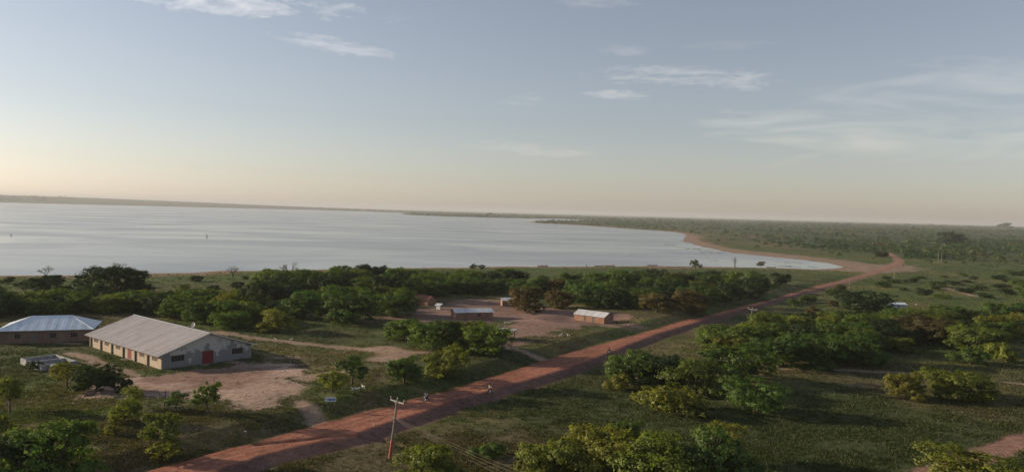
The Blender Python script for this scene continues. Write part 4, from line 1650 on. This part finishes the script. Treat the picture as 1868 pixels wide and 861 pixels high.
def wires():
    """low voltage lines slung from the near pole to the next one, out of the picture"""
    up = Vector((math.sin(R(6.0)), 0, math.cos(R(6.0))))
    d = (p1b - p1).normalized()
    side = Vector((-d.y, d.x, 0))
    for i, (o_, dz) in enumerate(((-0.42, 0.36), (-0.14, 0.12), (0.16, -0.14), (0.44, -0.40))):
        a = p1 + up * (5.15 + dz) + side * o_
        b = p1b + Vector((0, 0, 5.35 + dz * 3.4)) + side * o_ * 1.6
        pts = []
        for k in range(25):
            u = k / 24
            q = a.lerp(b, u)
            q.z -= 0.45 * 4 * u * (1 - u) * (1 + 0.15 * i)
            pts.append(q)
        w = MB().tube(pts, 0.009, 5).build('power_wire', M_WIRE)
        tag(w, ['topmost wire of the four running from the leaning pole', 'second wire from the top running from the leaning pole',
                'third wire from the top running from the leaning pole', 'lowest wire of the four running from the leaning pole'][i], 'wire',
            'wires from the leaning pole')
    br = MB()
    m_ = p1 + up * 5.1
    br.tube([m_ - side * 0.55, m_ + side * 0.55], 0.04, 5)
    o = br.build('wire_bracket', M_INSUL)
    tag(o, 'short bracket holding the wires halfway up the leaning pole', 'bracket')


wires()
pole(p1b, 7.6, (0, 0), R(45), 'power pole at the near end of the slung wires', arm=2.2)
pole(spot(1366, 606), 6.7, (0, R(6.5)), R(-25), 'power pole with pale crossarm rising from the thicket right of the road', arm=2.3, r0=0.12)
pole(spot(1549, 530), 5.2, (0, R(1)), 0.4, 'slim bare pole left of the dark tree beside the far road', arm=0, r0=0.13)
pole(spot(1631, 510), 8.2, (0, R(1)), 0.4, 'slim pale pole on the meadow near the road junction', arm=0, r0=0.15)
pole(spot(1711, 481), 9.5, (0, R(1)), 0.4, 'left post of the twin posts beyond the meadow', arm=0, r0=0.15, name='twin_post')
pole(spot(1717, 481), 9.2, (0, R(2)), 0.4, 'right post of the twin posts beyond the meadow', arm=0, r0=0.15, name='twin_post')
pole(spot(1627, 447), 9.5, (0, 0), 0.4, 'far thin pole in the bush above the road bend', arm=0, r0=0.25)
pole(spot(743, 545), 7.5, (0, 0), 0.4, 'thin mast rising behind the rusty roofed hut', arm=0, r0=0.06, name='mast')


def signboard():
    p = spot(603, 738)
    t = thing('signboard', 'white roadside signboard with blue lettering marks on the grass', 'sign', p, R(8))
    for s in (-1, 1):
        MB().tube([(s * 0.62, 0, -0.3), (s * 0.62, 0, 1.55)], 0.035, 6).build('post', M_POLE, t)
    b = MB().box((0, -0.04, 1.12), (1.62, 0.04, 0.72)).build('board', M_WHITE, t)
    blue = simple('sign_blue', (0.05, 0.12, 0.28), 0.6, 0.1)
    pale = simple('sign_pale_blue', (0.28, 0.40, 0.55), 0.6, 0.1)
    for (x, z, w, h, m_) in ((0.12, 1.09, 1.15, 0.40, pale), (-0.05, 1.10, 0.42, 0.09, blue), (-0.16, 1.02, 0.12, 0.22, blue), (0.08, 0.98, 0.30, 0.08, blue),
                             (0.52, 1.12, 0.30, 0.09, blue), (0.58, 1.02, 0.20, 0.16, blue), (-0.52, 1.22, 0.26, 0.16, pale), (-0.55, 1.0, 0.2, 0.05, pale)):
        MB().box((x, -0.064 - 0.002 * (m_ is blue), z), (w, 0.004, h)).build('mark', m_, b)


signboard()


def dish():
    p = spot(352, 610)
    t = thing('satellite_dish', 'white satellite dish on a post behind the big roof ridge', 'satellite dish', p, R(-20))
    MB().tube([(0, 0, -0.3), (0, 0, 2.6)], 0.06, 6).build('post', M_POLE, t)
    mb = MB()
    n, rings = 16, 4
    ax = Vector((0.1, -0.75, 0.65)).normalized()
    u = ax.cross(Vector((1, 0, 0))).normalized()
    w = ax.cross(u)
    for i in range(rings + 1):
        rr = 0.95 * i / rings
        for k in range(n):
            a = 2 * math.pi * k / n
            q = Vector((0, 0, 2.7)) + (u * math.cos(a) + w * math.sin(a)) * rr + ax * (0.30 * (rr / 0.95) ** 2)
            mb.v.append(tuple(q))
    for i in range(rings):
        for k in range(n):
            mb.f.append((i * n + k, i * n + (k + 1) % n, (i + 1) * n + (k + 1) % n, (i + 1) * n + k))
    mb.build('reflector', M_WHITE, t, True)
    t.scale = (0.5, 0.5, 0.8)
    MB().tube([Vector((0, 0, 2.7)) + u * 0.9 + ax * 0.27, Vector((0, 0, 2.7)) + ax * 0.85], 0.025, 5).build('feed_arm', M_POLE, t)


dish()

# ------------------------------------------------------------------ people, motorbikes, goats, boats
M_SKIN = simple('skin', (0.085, 0.048, 0.034), 0.6, 0.1)
M_HAIR = simple('hair', (0.012, 0.011, 0.010), 0.8, 0.1)
M_SHOE = simple('shoe', (0.03, 0.028, 0.026), 0.7, 0.1)
M_TYRE = simple('tyre', (0.022, 0.022, 0.022), 0.9, 0.2)
M_CHROME = simple('chrome', (0.55, 0.55, 0.55), 0.3, 0.1, metal=0.8)
M_BIKE = simple('bike_black', (0.03, 0.03, 0.034), 0.4, 0.1)


def skin_mesh(name, nodes_, edges, root, mats=None, kinds=None, sub=1):
    """one continuous body grown over a skeleton; faces take the clothing of the nearest bone"""
    names = list(nodes_)
    idx = {n: i for i, n in enumerate(names)}
    me = bpy.data.meshes.new('tmp')
    me.from_pydata([nodes_[n][:3] for n in names], [(idx[a], idx[b]) for a, b in edges], [])
    o = bpy.data.objects.new('tmp', me)
    COL.objects.link(o)
    o.modifiers.new('s', 'SKIN')
    if not me.skin_vertices:
        raise RuntimeError('no skin layer')
    for i, n in enumerate(names):
        r_ = nodes_[n][3]
        me.skin_vertices[0].data[i].radius = (r_, r_)
        me.skin_vertices[0].data[i].use_root = (n == root)
    sb = o.modifiers.new('u', 'SUBSURF')
    sb.levels = sub
    sb.render_levels = sub
    dg = bpy.context.evaluated_depsgraph_get()
    out = bpy.data.meshes.new_from_object(o.evaluated_get(dg))
    out.name = name
    bpy.data.objects.remove(o)
    out.polygons.foreach_set('use_smooth', [True] * len(out.polygons))
    if mats:
        out.materials.clear()
        for m_ in mats:
            out.materials.append(m_)
        bones = [(Vector(nodes_[a][:3]), Vector(nodes_[b][:3]), kinds(a, b)) for a, b in edges]
        for pl in out.polygons:
            c = pl.center
            best = 9e9
            for a, b, k in bones:
                d = b - a
                u = max(0, min(1, (c - a).dot(d) / max(d.length_squared, 1e-9)))
                q = (c - a - d * u).length
                if q < best:
                    best, pl.material_index = q, k
    return out


def body_nodes(pose):
    if pose == 'ride':
        B = {'pelvis': (0, 0, .88, .15), 'spine': (.04, 0, 1.06, .15), 'chest': (.11, 0, 1.26, .165), 'neck': (.15, 0, 1.44, .062),
             'jaw': (.20, 0, 1.53, .078), 'head': (.18, 0, 1.63, .092)}
        S = {'hip': (.04, .10, .86, .10), 'knee': (.44, .20, .80, .075), 'ankle': (.22, .18, .42, .05), 'toe': (.38, .18, .38, .038),
             'shoulder': (.12, .19, 1.38, .07), 'elbow': (.32, .28, 1.16, .05), 'wrist': (.54, .30, 1.07, .034), 'palm': (.60, .30, 1.07, .034)}
    elif pose == 'pillion':
        B = {'pelvis': (0, 0, .94, .15), 'spine': (.01, 0, 1.12, .15), 'chest': (.05, 0, 1.32, .16), 'neck': (.08, 0, 1.50, .06),
             'jaw': (.13, 0, 1.59, .078), 'head': (.11, 0, 1.69, .092)}
        S = {'hip': (.04, .11, .91, .10), 'knee': (.42, .26, .86, .075), 'ankle': (.20, .22, .48, .05), 'toe': (.35, .22, .44, .038),
             'shoulder': (.06, .19, 1.44, .07), 'elbow': (.16, .28, 1.20, .05), 'wrist': (.36, .20, 1.12, .034), 'palm': (.42, .19, 1.11, .034)}
    else:
        B = {'pelvis': (0, 0, .95, .15), 'spine': (.0, 0, 1.12, .14), 'chest': (.01, 0, 1.32, .16), 'neck': (.02, 0, 1.50, .06),
             'jaw': (.05, 0, 1.58, .078), 'head': (.03, 0, 1.68, .092)}
        S = {'hip': (0, .10, .90, .095), 'knee': (.03, .11, .50, .07), 'ankle': (-.02, .12, .09, .048), 'toe': (.13, .14, .035, .035),
             'shoulder': (.0, .20, 1.43, .07), 'elbow': (-.02, .27, 1.15, .05), 'wrist': (.07, .28, .91, .034), 'palm': (.09, .28, .84, .034)}
    nd = dict(B)
    nd['nose'] = (B['jaw'][0] + .085, 0, B['jaw'][2] + .05, .02)
    ed = [('pelvis', 'spine'), ('spine', 'chest'), ('chest', 'neck'), ('neck', 'jaw'), ('jaw', 'head'), ('jaw', 'nose')]
    for s, sg in (('l', 1), ('r', -1)):
        for k, (x, y, z, r_) in S.items():
            nd[k + s] = (x, y * sg, z, r_)
        ed += [('pelvis', 'hip' + s), ('hip' + s, 'knee' + s), ('knee' + s, 'ankle' + s), ('ankle' + s, 'toe' + s), ('chest', 'shoulder' + s),
               ('shoulder' + s, 'elbow' + s), ('elbow' + s, 'wrist' + s), ('wrist' + s, 'palm' + s)]
        px, py, pz, _ = nd['palm' + s]
        down = pose == 'stand'
        for f in range(5):
            o_ = (f - 2) * 0.020
            ln = (.05, .075, .085, .078, .06)[f]
            a = (px + (o_ if down else ln * 0.8), py + (0.012 if down else o_) * sg, pz - (ln * 0.8 if down else 0.0))
            b = (a[0] + (0.02 if down else 0.0), a[1], a[2] - (0.03 if down else 0.035))
            nd[f'f{f}{s}'] = (*a, .009)
            nd[f'g{f}{s}'] = (*b, .008)
            ed += [('palm' + s, f'f{f}{s}'), (f'f{f}{s}', f'g{f}{s}')]
    return nd, ed


def person(pose, shirt, trousers, parent_loc, rz, label, group=None):
    nd, ed = body_nodes(pose)

    def kinds(a, b):
        k = a + '|' + b
        if 'toe' in k:
            return 3
        if any(w in k for w in ('hip', 'knee', 'ankle')):
            return 2
        if any(w in k for w in ('spine', 'chest|s', 'shoulder', 'elbow')) and 'wrist' not in k:
            return 1
        return 0
    key = (pose, shirt, trousers)
    ms = simple('cloth_%d' % (abs(hash(shirt)) % 99991), shirt, 0.9, 0.15)
    mt = simple('cloth_%d' % (abs(hash(trousers)) % 99991), trousers, 0.9, 0.15)
    t = thing('person', label, 'person', parent_loc, rz, group)
    put('body', skin_mesh('body', nd, ed, 'pelvis', [M_SKIN, ms, mt, M_SHOE], kinds), t)
    hx, _, hz, _ = nd['head']
    MB().blob((hx - 0.025, 0, hz + 0.03), (0.105, 0.098, 0.085), 10, 6).build('hair', M_HAIR, t, True)
    return t


def motorbike(loc, rz, label, colour, group='motorbikes on the red road'):
    t = thing('motorbike', label, 'motorbike', loc, rz, group)
    mt = simple('tank_%d' % (abs(hash(colour)) % 99991), colour, 0.35, 0.1)
    for x in (-0.62, 0.66):
        w = MB().ring((x, 0, 0.30), 0.26, 0.05).build('wheel', M_TYRE, t, True)
        rim = MB().ring((x, 0, 0.30), 0.20, 0.015, n=16, k=4)
        for k in range(6):
            a = math.pi * k / 6
            rim.tube([(x - 0.2 * math.cos(a), 0, 0.3 - 0.2 * math.sin(a)), (x + 0.2 * math.cos(a), 0, 0.3 + 0.2 * math.sin(a))], 0.006, 4)
        rim.build('rim', M_CHROME, w)
    fr = MB()
    for y in (-0.06, 0.06):
        fr.tube([(0.42, y * 0.5, 0.86), (0.12, y, 0.40), (-0.25, y, 0.36), (-0.62, y * 1.6, 0.30)], 0.022, 6)
        fr.tube([(0.42, y * 0.5, 0.86), (-0.20, y, 0.72), (-0.75, y, 0.74)], 0.02, 6)
        fr.tube([(-0.62, y * 1.7, 0.30), (-0.45, y * 1.7, 0.70)], 0.022, 6)
    fr.build('frame', M_BIKE, t)
    fk = MB()
    for y in (-0.08, 0.08):
        fk.tube([(0.66, y, 0.30), (0.43, y, 0.92)], 0.025, 6)
    fk.build('fork', M_CHROME, t)
    MB().blob((0.10, 0, 0.42), (0.20, 0.13, 0.17), 8, 6).build('engine', M_CHROME, t)
    MB().blob((0.17, 0, 0.80), (0.26, 0.14, 0.12), 10, 6).build('fuel_tank', mt, t, True)
    MB().blob((-0.33, 0, 0.80), (0.42, 0.13, 0.06), 10, 6).build('seat', M_BIKE, t, True)
    MB().tube([(0.36, -0.36, 1.02), (0.43, -0.2, 1.04), (0.44, 0, 0.98), (0.43, 0.2, 1.04), (0.36, 0.36, 1.02)], 0.018, 6).build('handlebar', M_CHROME, t)
    MB().blob((0.58, 0, 0.88), (0.09, 0.10, 0.10), 8, 6).build('headlight', M_WHITE, t, True)
    MB().tube([(0.66 + 0.30 * math.cos(a), 0, 0.34 + 0.33 * math.sin(a)) for a in (0.5, 1.0, 1.5, 2.0)], 0.05, 6).build('front_mudguard', mt, t)
    MB().tube([(-0.62 + 0.32 * math.cos(a), 0, 0.34 + 0.34 * math.sin(a)) for a in (1.1, 1.6, 2.1, 2.7)], 0.05, 6).build('rear_mudguard', mt, t)
    MB().tube([(0.1, -0.13, 0.30), (-0.3, -0.15, 0.27), (-0.85, -0.16, 0.36)], [0.025, 0.04, 0.045], 7).build('exhaust', M_CHROME, t)
    return t


def ride_on(px, py, rz, colour, blabel, riders):
    p = spot(px, py)
    motorbike(p, rz, blabel, colour)
    c, s = math.cos(rz), math.sin(rz)
    for i, (shirt, tr, lab) in enumerate(riders):
        off = -0.22 if i == 0 else -0.58
        person('ride' if i == 0 else 'pillion', shirt, tr, (p.x + c * off, p.y + s * off, p.z - 0.02), rz, lab, 'people on motorbikes')


ROAD_ANG = math.atan2(0.84, 0.54)
ride_on(777, 733, ROAD_ANG + math.pi + 0.25, (0.10, 0.10, 0.11), 'motorbike carrying two riders near the leaning pole',
        [((0.30, 0.30, 0.31), (0.05, 0.06, 0.09), 'front rider in pale grey shirt steering the two-up motorbike'),
         ((0.11, 0.025, 0.03), (0.03, 0.03, 0.035), 'passenger in dark red shirt on the back of the two-up motorbike')])
ride_on(894, 719, ROAD_ANG + 0.1, (0.14, 0.03, 0.02), 'motorbike with a lone rider in mid road, behind the two-up motorbike',
        [((0.50, 0.34, 0.22), (0.06, 0.045, 0.04), 'lone motorbike rider in tan shirt in mid road')])
ride_on(1111, 645, ROAD_ANG - 0.05, (0.05, 0.05, 0.05), 'motorbike with a lone rider beside the tree crowding the road',
        [((0.16, 0.045, 0.035), (0.04, 0.035, 0.04), 'lone rider in dark red shirt beside the tree crowding the road')])
ride_on(1295, 583, ROAD_ANG - 0.05, (0.06, 0.06, 0.07), 'farthest motorbike on the road, before the power pole with pale crossarm',
        [((0.09, 0.09, 0.11), (0.035, 0.035, 0.04), 'rider in dark clothes on the farthest motorbike')])

GOAT_N = {'rump': (-.34, 0, .56, .15), 'mid': (0, 0, .54, .17), 'chest': (.30, 0, .58, .16), 'neck': (.44, 0, .76, .075),
          'poll': (.52, 0, .90, .07), 'muzzle': (.68, 0, .83, .042), 'tail': (-.52, 0, .66, .03)}
GOAT_E = [('rump', 'mid'), ('mid', 'chest'), ('chest', 'neck'), ('neck', 'poll'), ('poll', 'muzzle'), ('rump', 'tail')]
for s_, sg in (('l', 1), ('r', -1)):
    GOAT_N.update({'stifle' + s_: (-.28, .10 * sg, .42, .08), 'hock' + s_: (-.40, .10 * sg, .24, .035), 'hoof' + s_: (-.37, .10 * sg, .02, .03),
                   'elbow' + s_: (.28, .10 * sg, .42, .065), 'knee' + s_: (.31, .10 * sg, .22, .036), 'toe' + s_: (.29, .10 * sg, .02, .03),
                   'ear' + s_: (.47, .13 * sg, .90, .022)})
    GOAT_E += [('rump', 'stifle' + s_), ('stifle' + s_, 'hock' + s_), ('hock' + s_, 'hoof' + s_), ('chest', 'elbow' + s_), ('elbow' + s_, 'knee' + s_),
               ('knee' + s_, 'toe' + s_), ('poll', 'ear' + s_)]
GOAT = skin_mesh('body', GOAT_N, GOAT_E, 'mid')
GOAT.materials.clear()
GOAT.materials.append(simple('white_goat_hair', (0.62, 0.60, 0.56), 0.95, 0.1))
HORN = MB().tube([(.50, .035, .95), (.45, .06, 1.04), (.38, .08, 1.07)], [.016, .012, .005], 5).tube(
    [(.50, -.035, .95), (.45, -.06, 1.04), (.38, -.08, 1.07)], [.016, .012, .005], 5).mesh('horns', M_TIMBER)
for px, py, rz, lab in ((504, 622, 2.9, 'white goat at left of the two on the path behind the yard'),
                        (531, 622, 0.2, 'white goat at right of the two on the path behind the yard'),
                        (645, 713, 3.4, 'left white goat of the close pair on the verge above the signboard'),
                        (652, 713, 0.1, 'right white goat of the close pair on the verge above the signboard'),
                        (663, 709, 2.6, 'white goat apart to the right of the close pair on the verge'),
                        (1023, 613, 0.5, 'left goat on the grass edge below the small tin roofed hut'),
                        (1037, 614, 2.8, 'right goat on the grass edge below the small tin roofed hut'),
                        (1671, 557, 0.3, 'goat grazing near the white roofed building')):
    t = thing('goat', lab, 'goat', spot(px, py), rz, 'white goats')
    put('body', GOAT, t)
    put('horns', HORN, t)
    t.scale = (0.78, 0.78, 0.78)

M_BOAT = simple('faded_boat_paint', (0.42, 0.26, 0.20), 0.8, 0.25)
M_BOATW = simple('pale_boat_wood', (0.50, 0.42, 0.34), 0.8, 0.2)


def canoe_mesh(L_=6.6, B=1.05, H=0.55):
    mb = MB()
    n = 15
    prof = [(-1, 1.0), (-0.86, 0.45), (-0.5, 0.05), (0, 0.0), (0.5, 0.05), (0.86, 0.45), (1, 1.0)]
    inner = [(x * 0.90, max(z, 0.12) if abs(x) < 1 else 0.98) for x, z in prof[::-1]]
    ring = prof + inner
    for i in range(n):
        u = i / (n - 1) * 2 - 1
        w = B / 2 * max(0.03, (1 - abs(u) ** 2.4))
        sheer = 0.28 * abs(u) ** 3
        keel = 0.22 * abs(u) ** 4
        for x, z in ring:
            mb.v.append((u * L_ / 2, x * w, keel + z * (H + sheer - keel)))
    k = len(ring)
    for i in range(n - 1):
        for j in range(k):
            a, b = i * k + j, i * k + (j + 1) % k
            mb.f.append((a, b, b + k, a + k))
    mb.f.append(tuple(range(k - 1, -1, -1)))
    mb.f.append(tuple((n - 1) * k + j for j in range(k)))
    return mb


def canoe(px, py, rz, mat, label, z=None):
    p = spot(px, py)
    t = thing('canoe', label, 'boat', (p.x, p.y, max(p.z, WATER_Z - 0.1)), rz, 'canoes along the near shore')
    canoe_mesh().build('hull', mat, t, True)
    for x in (-1.6, 0.1, 1.7):
        MB().box((x, 0, 0.48), (0.22, 0.86, 0.04)).build('thwart', M_BOATW, t)
    return t


canoe(990, 486.5, 0.05, M_BOAT, 'reddish canoe with two people beside it on the near shore')
canoe(1093, 486, 0.3, M_BOATW, 'pale canoe drawn up on the shore right of the lone standing person')
canoe(1112, 485.5, -0.1, M_BOAT, 'reddish canoe just right of the pale one on the shore')
canoe(495, 493.5, 0.0, M_BOATW, 'pale canoe on the shore left of the leafless round bush')
canoe(1190, 484.8, 0.05, M_BOAT, 'thin canoe lying along the waterline, left of the umbrella shaped tree')
canoe(1406, 488.5, -0.1, M_BOATW, 'pale canoe on the shore beside the small tree near the bay tip')
for px, py, sh, lab in ((989, 487.5, (0.10, 0.06, 0.05), 'left person standing at the reddish canoe'),
                        (996, 487.5, (0.06, 0.06, 0.07), 'right person standing at the reddish canoe'),
                        (1070, 487.5, (0.03, 0.03, 0.035), 'person in dark clothes standing alone on the shore'),
                        (484, 494, (0.06, 0.05, 0.05), 'person at the left end of the pale canoe by the leafless bush'),
                        (1648, 487, (0.26, 0.07, 0.03), 'person in rust red cloth at the road junction')):
    person('stand', sh, (0.04, 0.04, 0.05), spot(px, py), random.uniform(0, 6), lab, 'people at the shore')

# ------------------------------------------------------------------ bare trees, reeds, snags


def bare_tree(seed, h, spread, levels=4, flat=0.5):
    r_ = random.Random(seed)
    mb = MB()

    def grow(p, d, ln, rad, lv):
        e = p + d * ln
        mid = p.lerp(e, 0.5) + Vector((r_.uniform(-1, 1), r_.uniform(-1, 1), r_.uniform(-.3, .6))) * ln * 0.08
        mb.tube([p, mid, e], [rad, rad * 0.85, rad * 0.62], 5 if lv > 1 else 4, caps=False)
        if lv == 0:
            return
        for _ in range(3 if lv > 1 else 2):
            nd = (d + Vector((r_.uniform(-1, 1), r_.uniform(-1, 1), r_.uniform(-flat, 0.7))) * spread).normalized()
            grow(e, nd, ln * r_.uniform(0.6, 0.85), rad * 0.6, lv - 1)
    for _ in range(3):
        grow(Vector((0, 0, -0.2)), Vector((r_.uniform(-.6, .6), r_.uniform(-.6, .6), 1)).normalized(), h * 0.34, h * 0.035, levels)
    return mb


for i, (px, py, hpx, sp, lab) in enumerate(((84, 504, 22, 1.1, 'leafless spreading tree on the shore at far left'),
                                          (169, 505, 24, 0.75, 'leafless forked tree on the shore left of the big dark tree'),
                                          (214, 500, 24, 1.0, 'leafless crown just behind the big dark tree'),
                                          (529, 502, 26, 0.95, 'round leafless bush on the shore above the wood'),
                                          (425, 505, 22, 0.9, 'thin leafless tree on the green flats left of the wood'))):
    p = spot(px, py)
    h = hpx * p.y / F_PX
    t = thing('bare_tree', lab, 'tree', p, 0.0, 'leafless trees on the shore')
    bare_tree(700 + i, h, sp).build('branches', M_DEADWOOD, t)
p = spot(300, 741)
t = thing('dead_snag', 'dead forked snag on the sand left of the tree pair', 'tree', p)
MB().tube([(0, 0, -0.3), (0, 0, 0.8), (0.1, 0, 1.6), (0.15, 0, 2.4)], [0.13, 0.11, 0.09, 0.05], 7).tube(
    [(0.05, 0, 1.2), (-0.7, 0.1, 1.7), (-1.25, 0.1, 2.4)], [0.08, 0.07, 0.03], 6).tube([(-0.7, 0.1, 1.7), (-1.1, -0.1, 1.75)], [0.04, 0.02], 5).build('trunk', M_DEADWOOD, t)

p = spot(1340, 489.5)
t = thing('bare_tree', 'dead tree with level side branches standing on the shore near the bay', 'tree', p, 0.0, 'leafless trees on the shore')
mb = MB()
mb.tube([(0, 0, -0.3), (0.1, 0, 3), (0.15, 0, 6.6)], [0.42, 0.34, 0.15], 7)
for z, ln in ((3.6, 1.5), (4.6, 1.7), (5.4, 1.7), (6.2, 1.1)):
    for k in range(5):
        a = k * 1.256 + z
        mb.tube([(0.1, 0, z - 0.2), (0.1 + math.cos(a) * ln * 0.6, math.sin(a) * ln * 0.6, z), (0.1 + math.cos(a) * ln, math.sin(a) * ln, z + 0.35)], [0.12, 0.1, 0.05], 5)
mb.build('trunk', M_DEADWOOD, t)
T('open', 1268, 494, 22, 19, 'b', 'umbrella shaped small tree on the near shore of the bay')
T('open', 1388, 489, 15, 12, 'b', 'tiny tree on the shore beside the pale canoe near the bay tip')
T('open', 864, 494, 18, 12, 'd', 'small dark tree against the water above the wood, left of two')
T('open', 879, 494, 14, 11, 'd', 'small dark tree against the water above the wood, right of two')

M_REED = simple('reeds', (0.10, 0.095, 0.07), 0.9, 0.3)


def reeds(px, py, wpx, hpx, label):
    p = at(px, py, WATER_Z)
    mpp = p[1] / F_PX
    mpd = p[1] * p[1] / (CAM_H * F_PX)              # metres of depth per pixel of height
    w, d = wpx * mpp, max(hpx * mpd * 0.6, 1.5)
    n = int(min(700, 30 + w * d * 0.5))
    ph = rng.random(n) * 6.283
    rr = np.sqrt(rng.random(n))
    X = np.cos(ph) * rr * w / 2
    Y = np.sin(ph) * rr * d / 2
    keep = fbm(X + p[0], Y + p[1], max(w * 0.22, 1.5), 3, 161) > 0.46
    X, Y = X[keep], Y[keep]
    n = len(X)
    h = rng.uniform(0.10, 0.45, n)
    a = rng.uniform(0, 6.283, n)
    b = 0.22
    V = np.stack([np.stack([X - np.cos(a) * b, Y - np.sin(a) * b, np.full(n, -0.1)], -1),
                  np.stack([X + np.cos(a) * b, Y + np.sin(a) * b, np.full(n, -0.1)], -1),
                  np.stack([X + rng.normal(size=n) * 0.2, Y + rng.normal(size=n) * 0.2, h], -1)], 1).reshape(-1, 3)
    o = put('reed_bed', np_mesh('reed_bed', V, np.arange(3 * n).reshape(-1, 3), M_REED), None, (p[0], p[1], WATER_Z))
    tag(o, label, 'reeds', 'reed beds in the bay', 'stuff')


for a in ((1221, 446.5, 26, 3, 'short dark reed bed farthest out in the bay'), (1272, 455, 60, 5, 'reed bed stretching to the beach in mid bay'),
          (1300, 461, 50, 2.5, 'thin reed streak below the mid bay reed bed'), (1300, 475.5, 18, 2, 'small reed bed left of the dead shore tree'),
          (1445, 479, 60, 4, 'pale reed bed in the inner tip of the bay'), (1440, 486, 40, 4, 'dark reed bed along the near edge of the bay tip'),
          (1482, 487, 18, 4, 'small dark reed tuft near the very tip of the bay'), (1152, 465.5, 12, 1.5, 'tiny reed tuft alone in the open bay'),
          (1245, 440, 14, 2, 'reeds against the far beach of the bay')):
    reeds(*a)

for px, py, h, lean, lab in ((378, 433, 3.4, -0.35, 'drowned leaning stump far out in the lake'), (20, 430, 1.6, 0.1, 'small stump in the lake near the left edge')):
    p = at(px, py, WATER_Z)
    t = thing('drowned_stump', lab, 'stump', (p[0], p[1], WATER_Z))
    MB().tube([(0, 0, -1), (lean * h * 0.3, 0, h * 0.45), (lean * h, 0.1, h)], [0.42, 0.34, 0.14], 7).tube(
        [(lean * h * 0.3, 0, h * 0.45), (lean * h * 0.3 + 0.9, 0, h * 0.55)], [0.2, 0.08], 5).build('trunk', M_DEADWOOD, t)

# ------------------------------------------------------------------ air between here and the far shore


def haze():
    m_, N, L = nodes('haze_air')
    out = N.new('ShaderNodeOutputMaterial')
    v = N.new('ShaderNodeVolumePrincipled')
    v.inputs['Color'].default_value = (0.67, 0.69, 0.73, 1)
    v.inputs['Density'].default_value = HAZE
    v.inputs['Anisotropy'].default_value = 0.1
    L.new(v.outputs[0], out.inputs['Volume'])
    mb = MB().box((0, 0, 0), (1, 1, 1))
    o = mb.build('haze', m_, None, loc=(0, 0, 48.0), scale=(66000, 66000, 106.0))
    tag(o, 'thin pale haze over the lake and the far bush', 'haze', kind='stuff')


HAZE = 8.0e-5
haze()

# ------------------------------------------------------------------ small things lying about
for px, py, ln, rz, lab in ((163, 722, 1.6, 0.6, 'short fallen log on the sand left of the round dark tree'),
                            (975, 574, 2.6, 0.3, 'long pale log lying on the bare village yard'),
                            (430, 742, 1.4, -0.4, 'small log lying on the sandy yard right of the tree pair')):
    p = spot(px, py)
    t = thing('fallen_log', lab, 'log', p, rz)
    MB().tube([(-ln / 2, 0, 0.10), (-ln * 0.1, 0.06, 0.13), (ln / 2, -0.03, 0.10)], [0.13, 0.12, 0.08], 7).tube(
        [(ln * 0.1, 0.02, 0.12), (ln * 0.25, 0.3, 0.35)], [0.06, 0.03], 5).build('trunk', M_DEADWOOD, t)
p = spot(926, 591)
t = thing('bench', 'low pale bench on the bare yard above the open shelter', 'bench', p, 0.4)
MB().box((0, 0, 0.42), (1.9, 0.45, 0.06)).build('seat', M_WHITE, t)
for x in (-0.75, 0.75):
    for y in (-0.15, 0.15):
        MB().box((x, y, 0.17), (0.08, 0.08, 0.44)).build('leg', M_TIMBER, t)
M_STONE = simple('pale_stone', (0.42, 0.40, 0.37), 0.9, 0.2)
for i, (px, py, lab) in enumerate(((448, 783, 'pale stone on the left verge below the sandy yard'), (599, 833, 'pale stone on the right verge left of the leaning pole'),
                                   (683, 775, 'pale stone lying on the road left of the leaning pole'), (1709, 597, 'pale stone beside the brown patch at right'),
                                   (842, 553, 'pale stone on the village yard near the wood'))):
    r_ = random.Random(i)
    mb = MB().blob((0, 0, 0.05), (0.2, 0.15, 0.12), 8, 5)
    mb.v = [(x * r_.uniform(0.8, 1.2), y * r_.uniform(0.8, 1.2), z * r_.uniform(0.85, 1.15)) for x, y, z in mb.v]
    o = mb.build('stone', M_STONE, None, loc=spot(px, py))
    tag(o, lab, 'stone', 'loose pale stones')
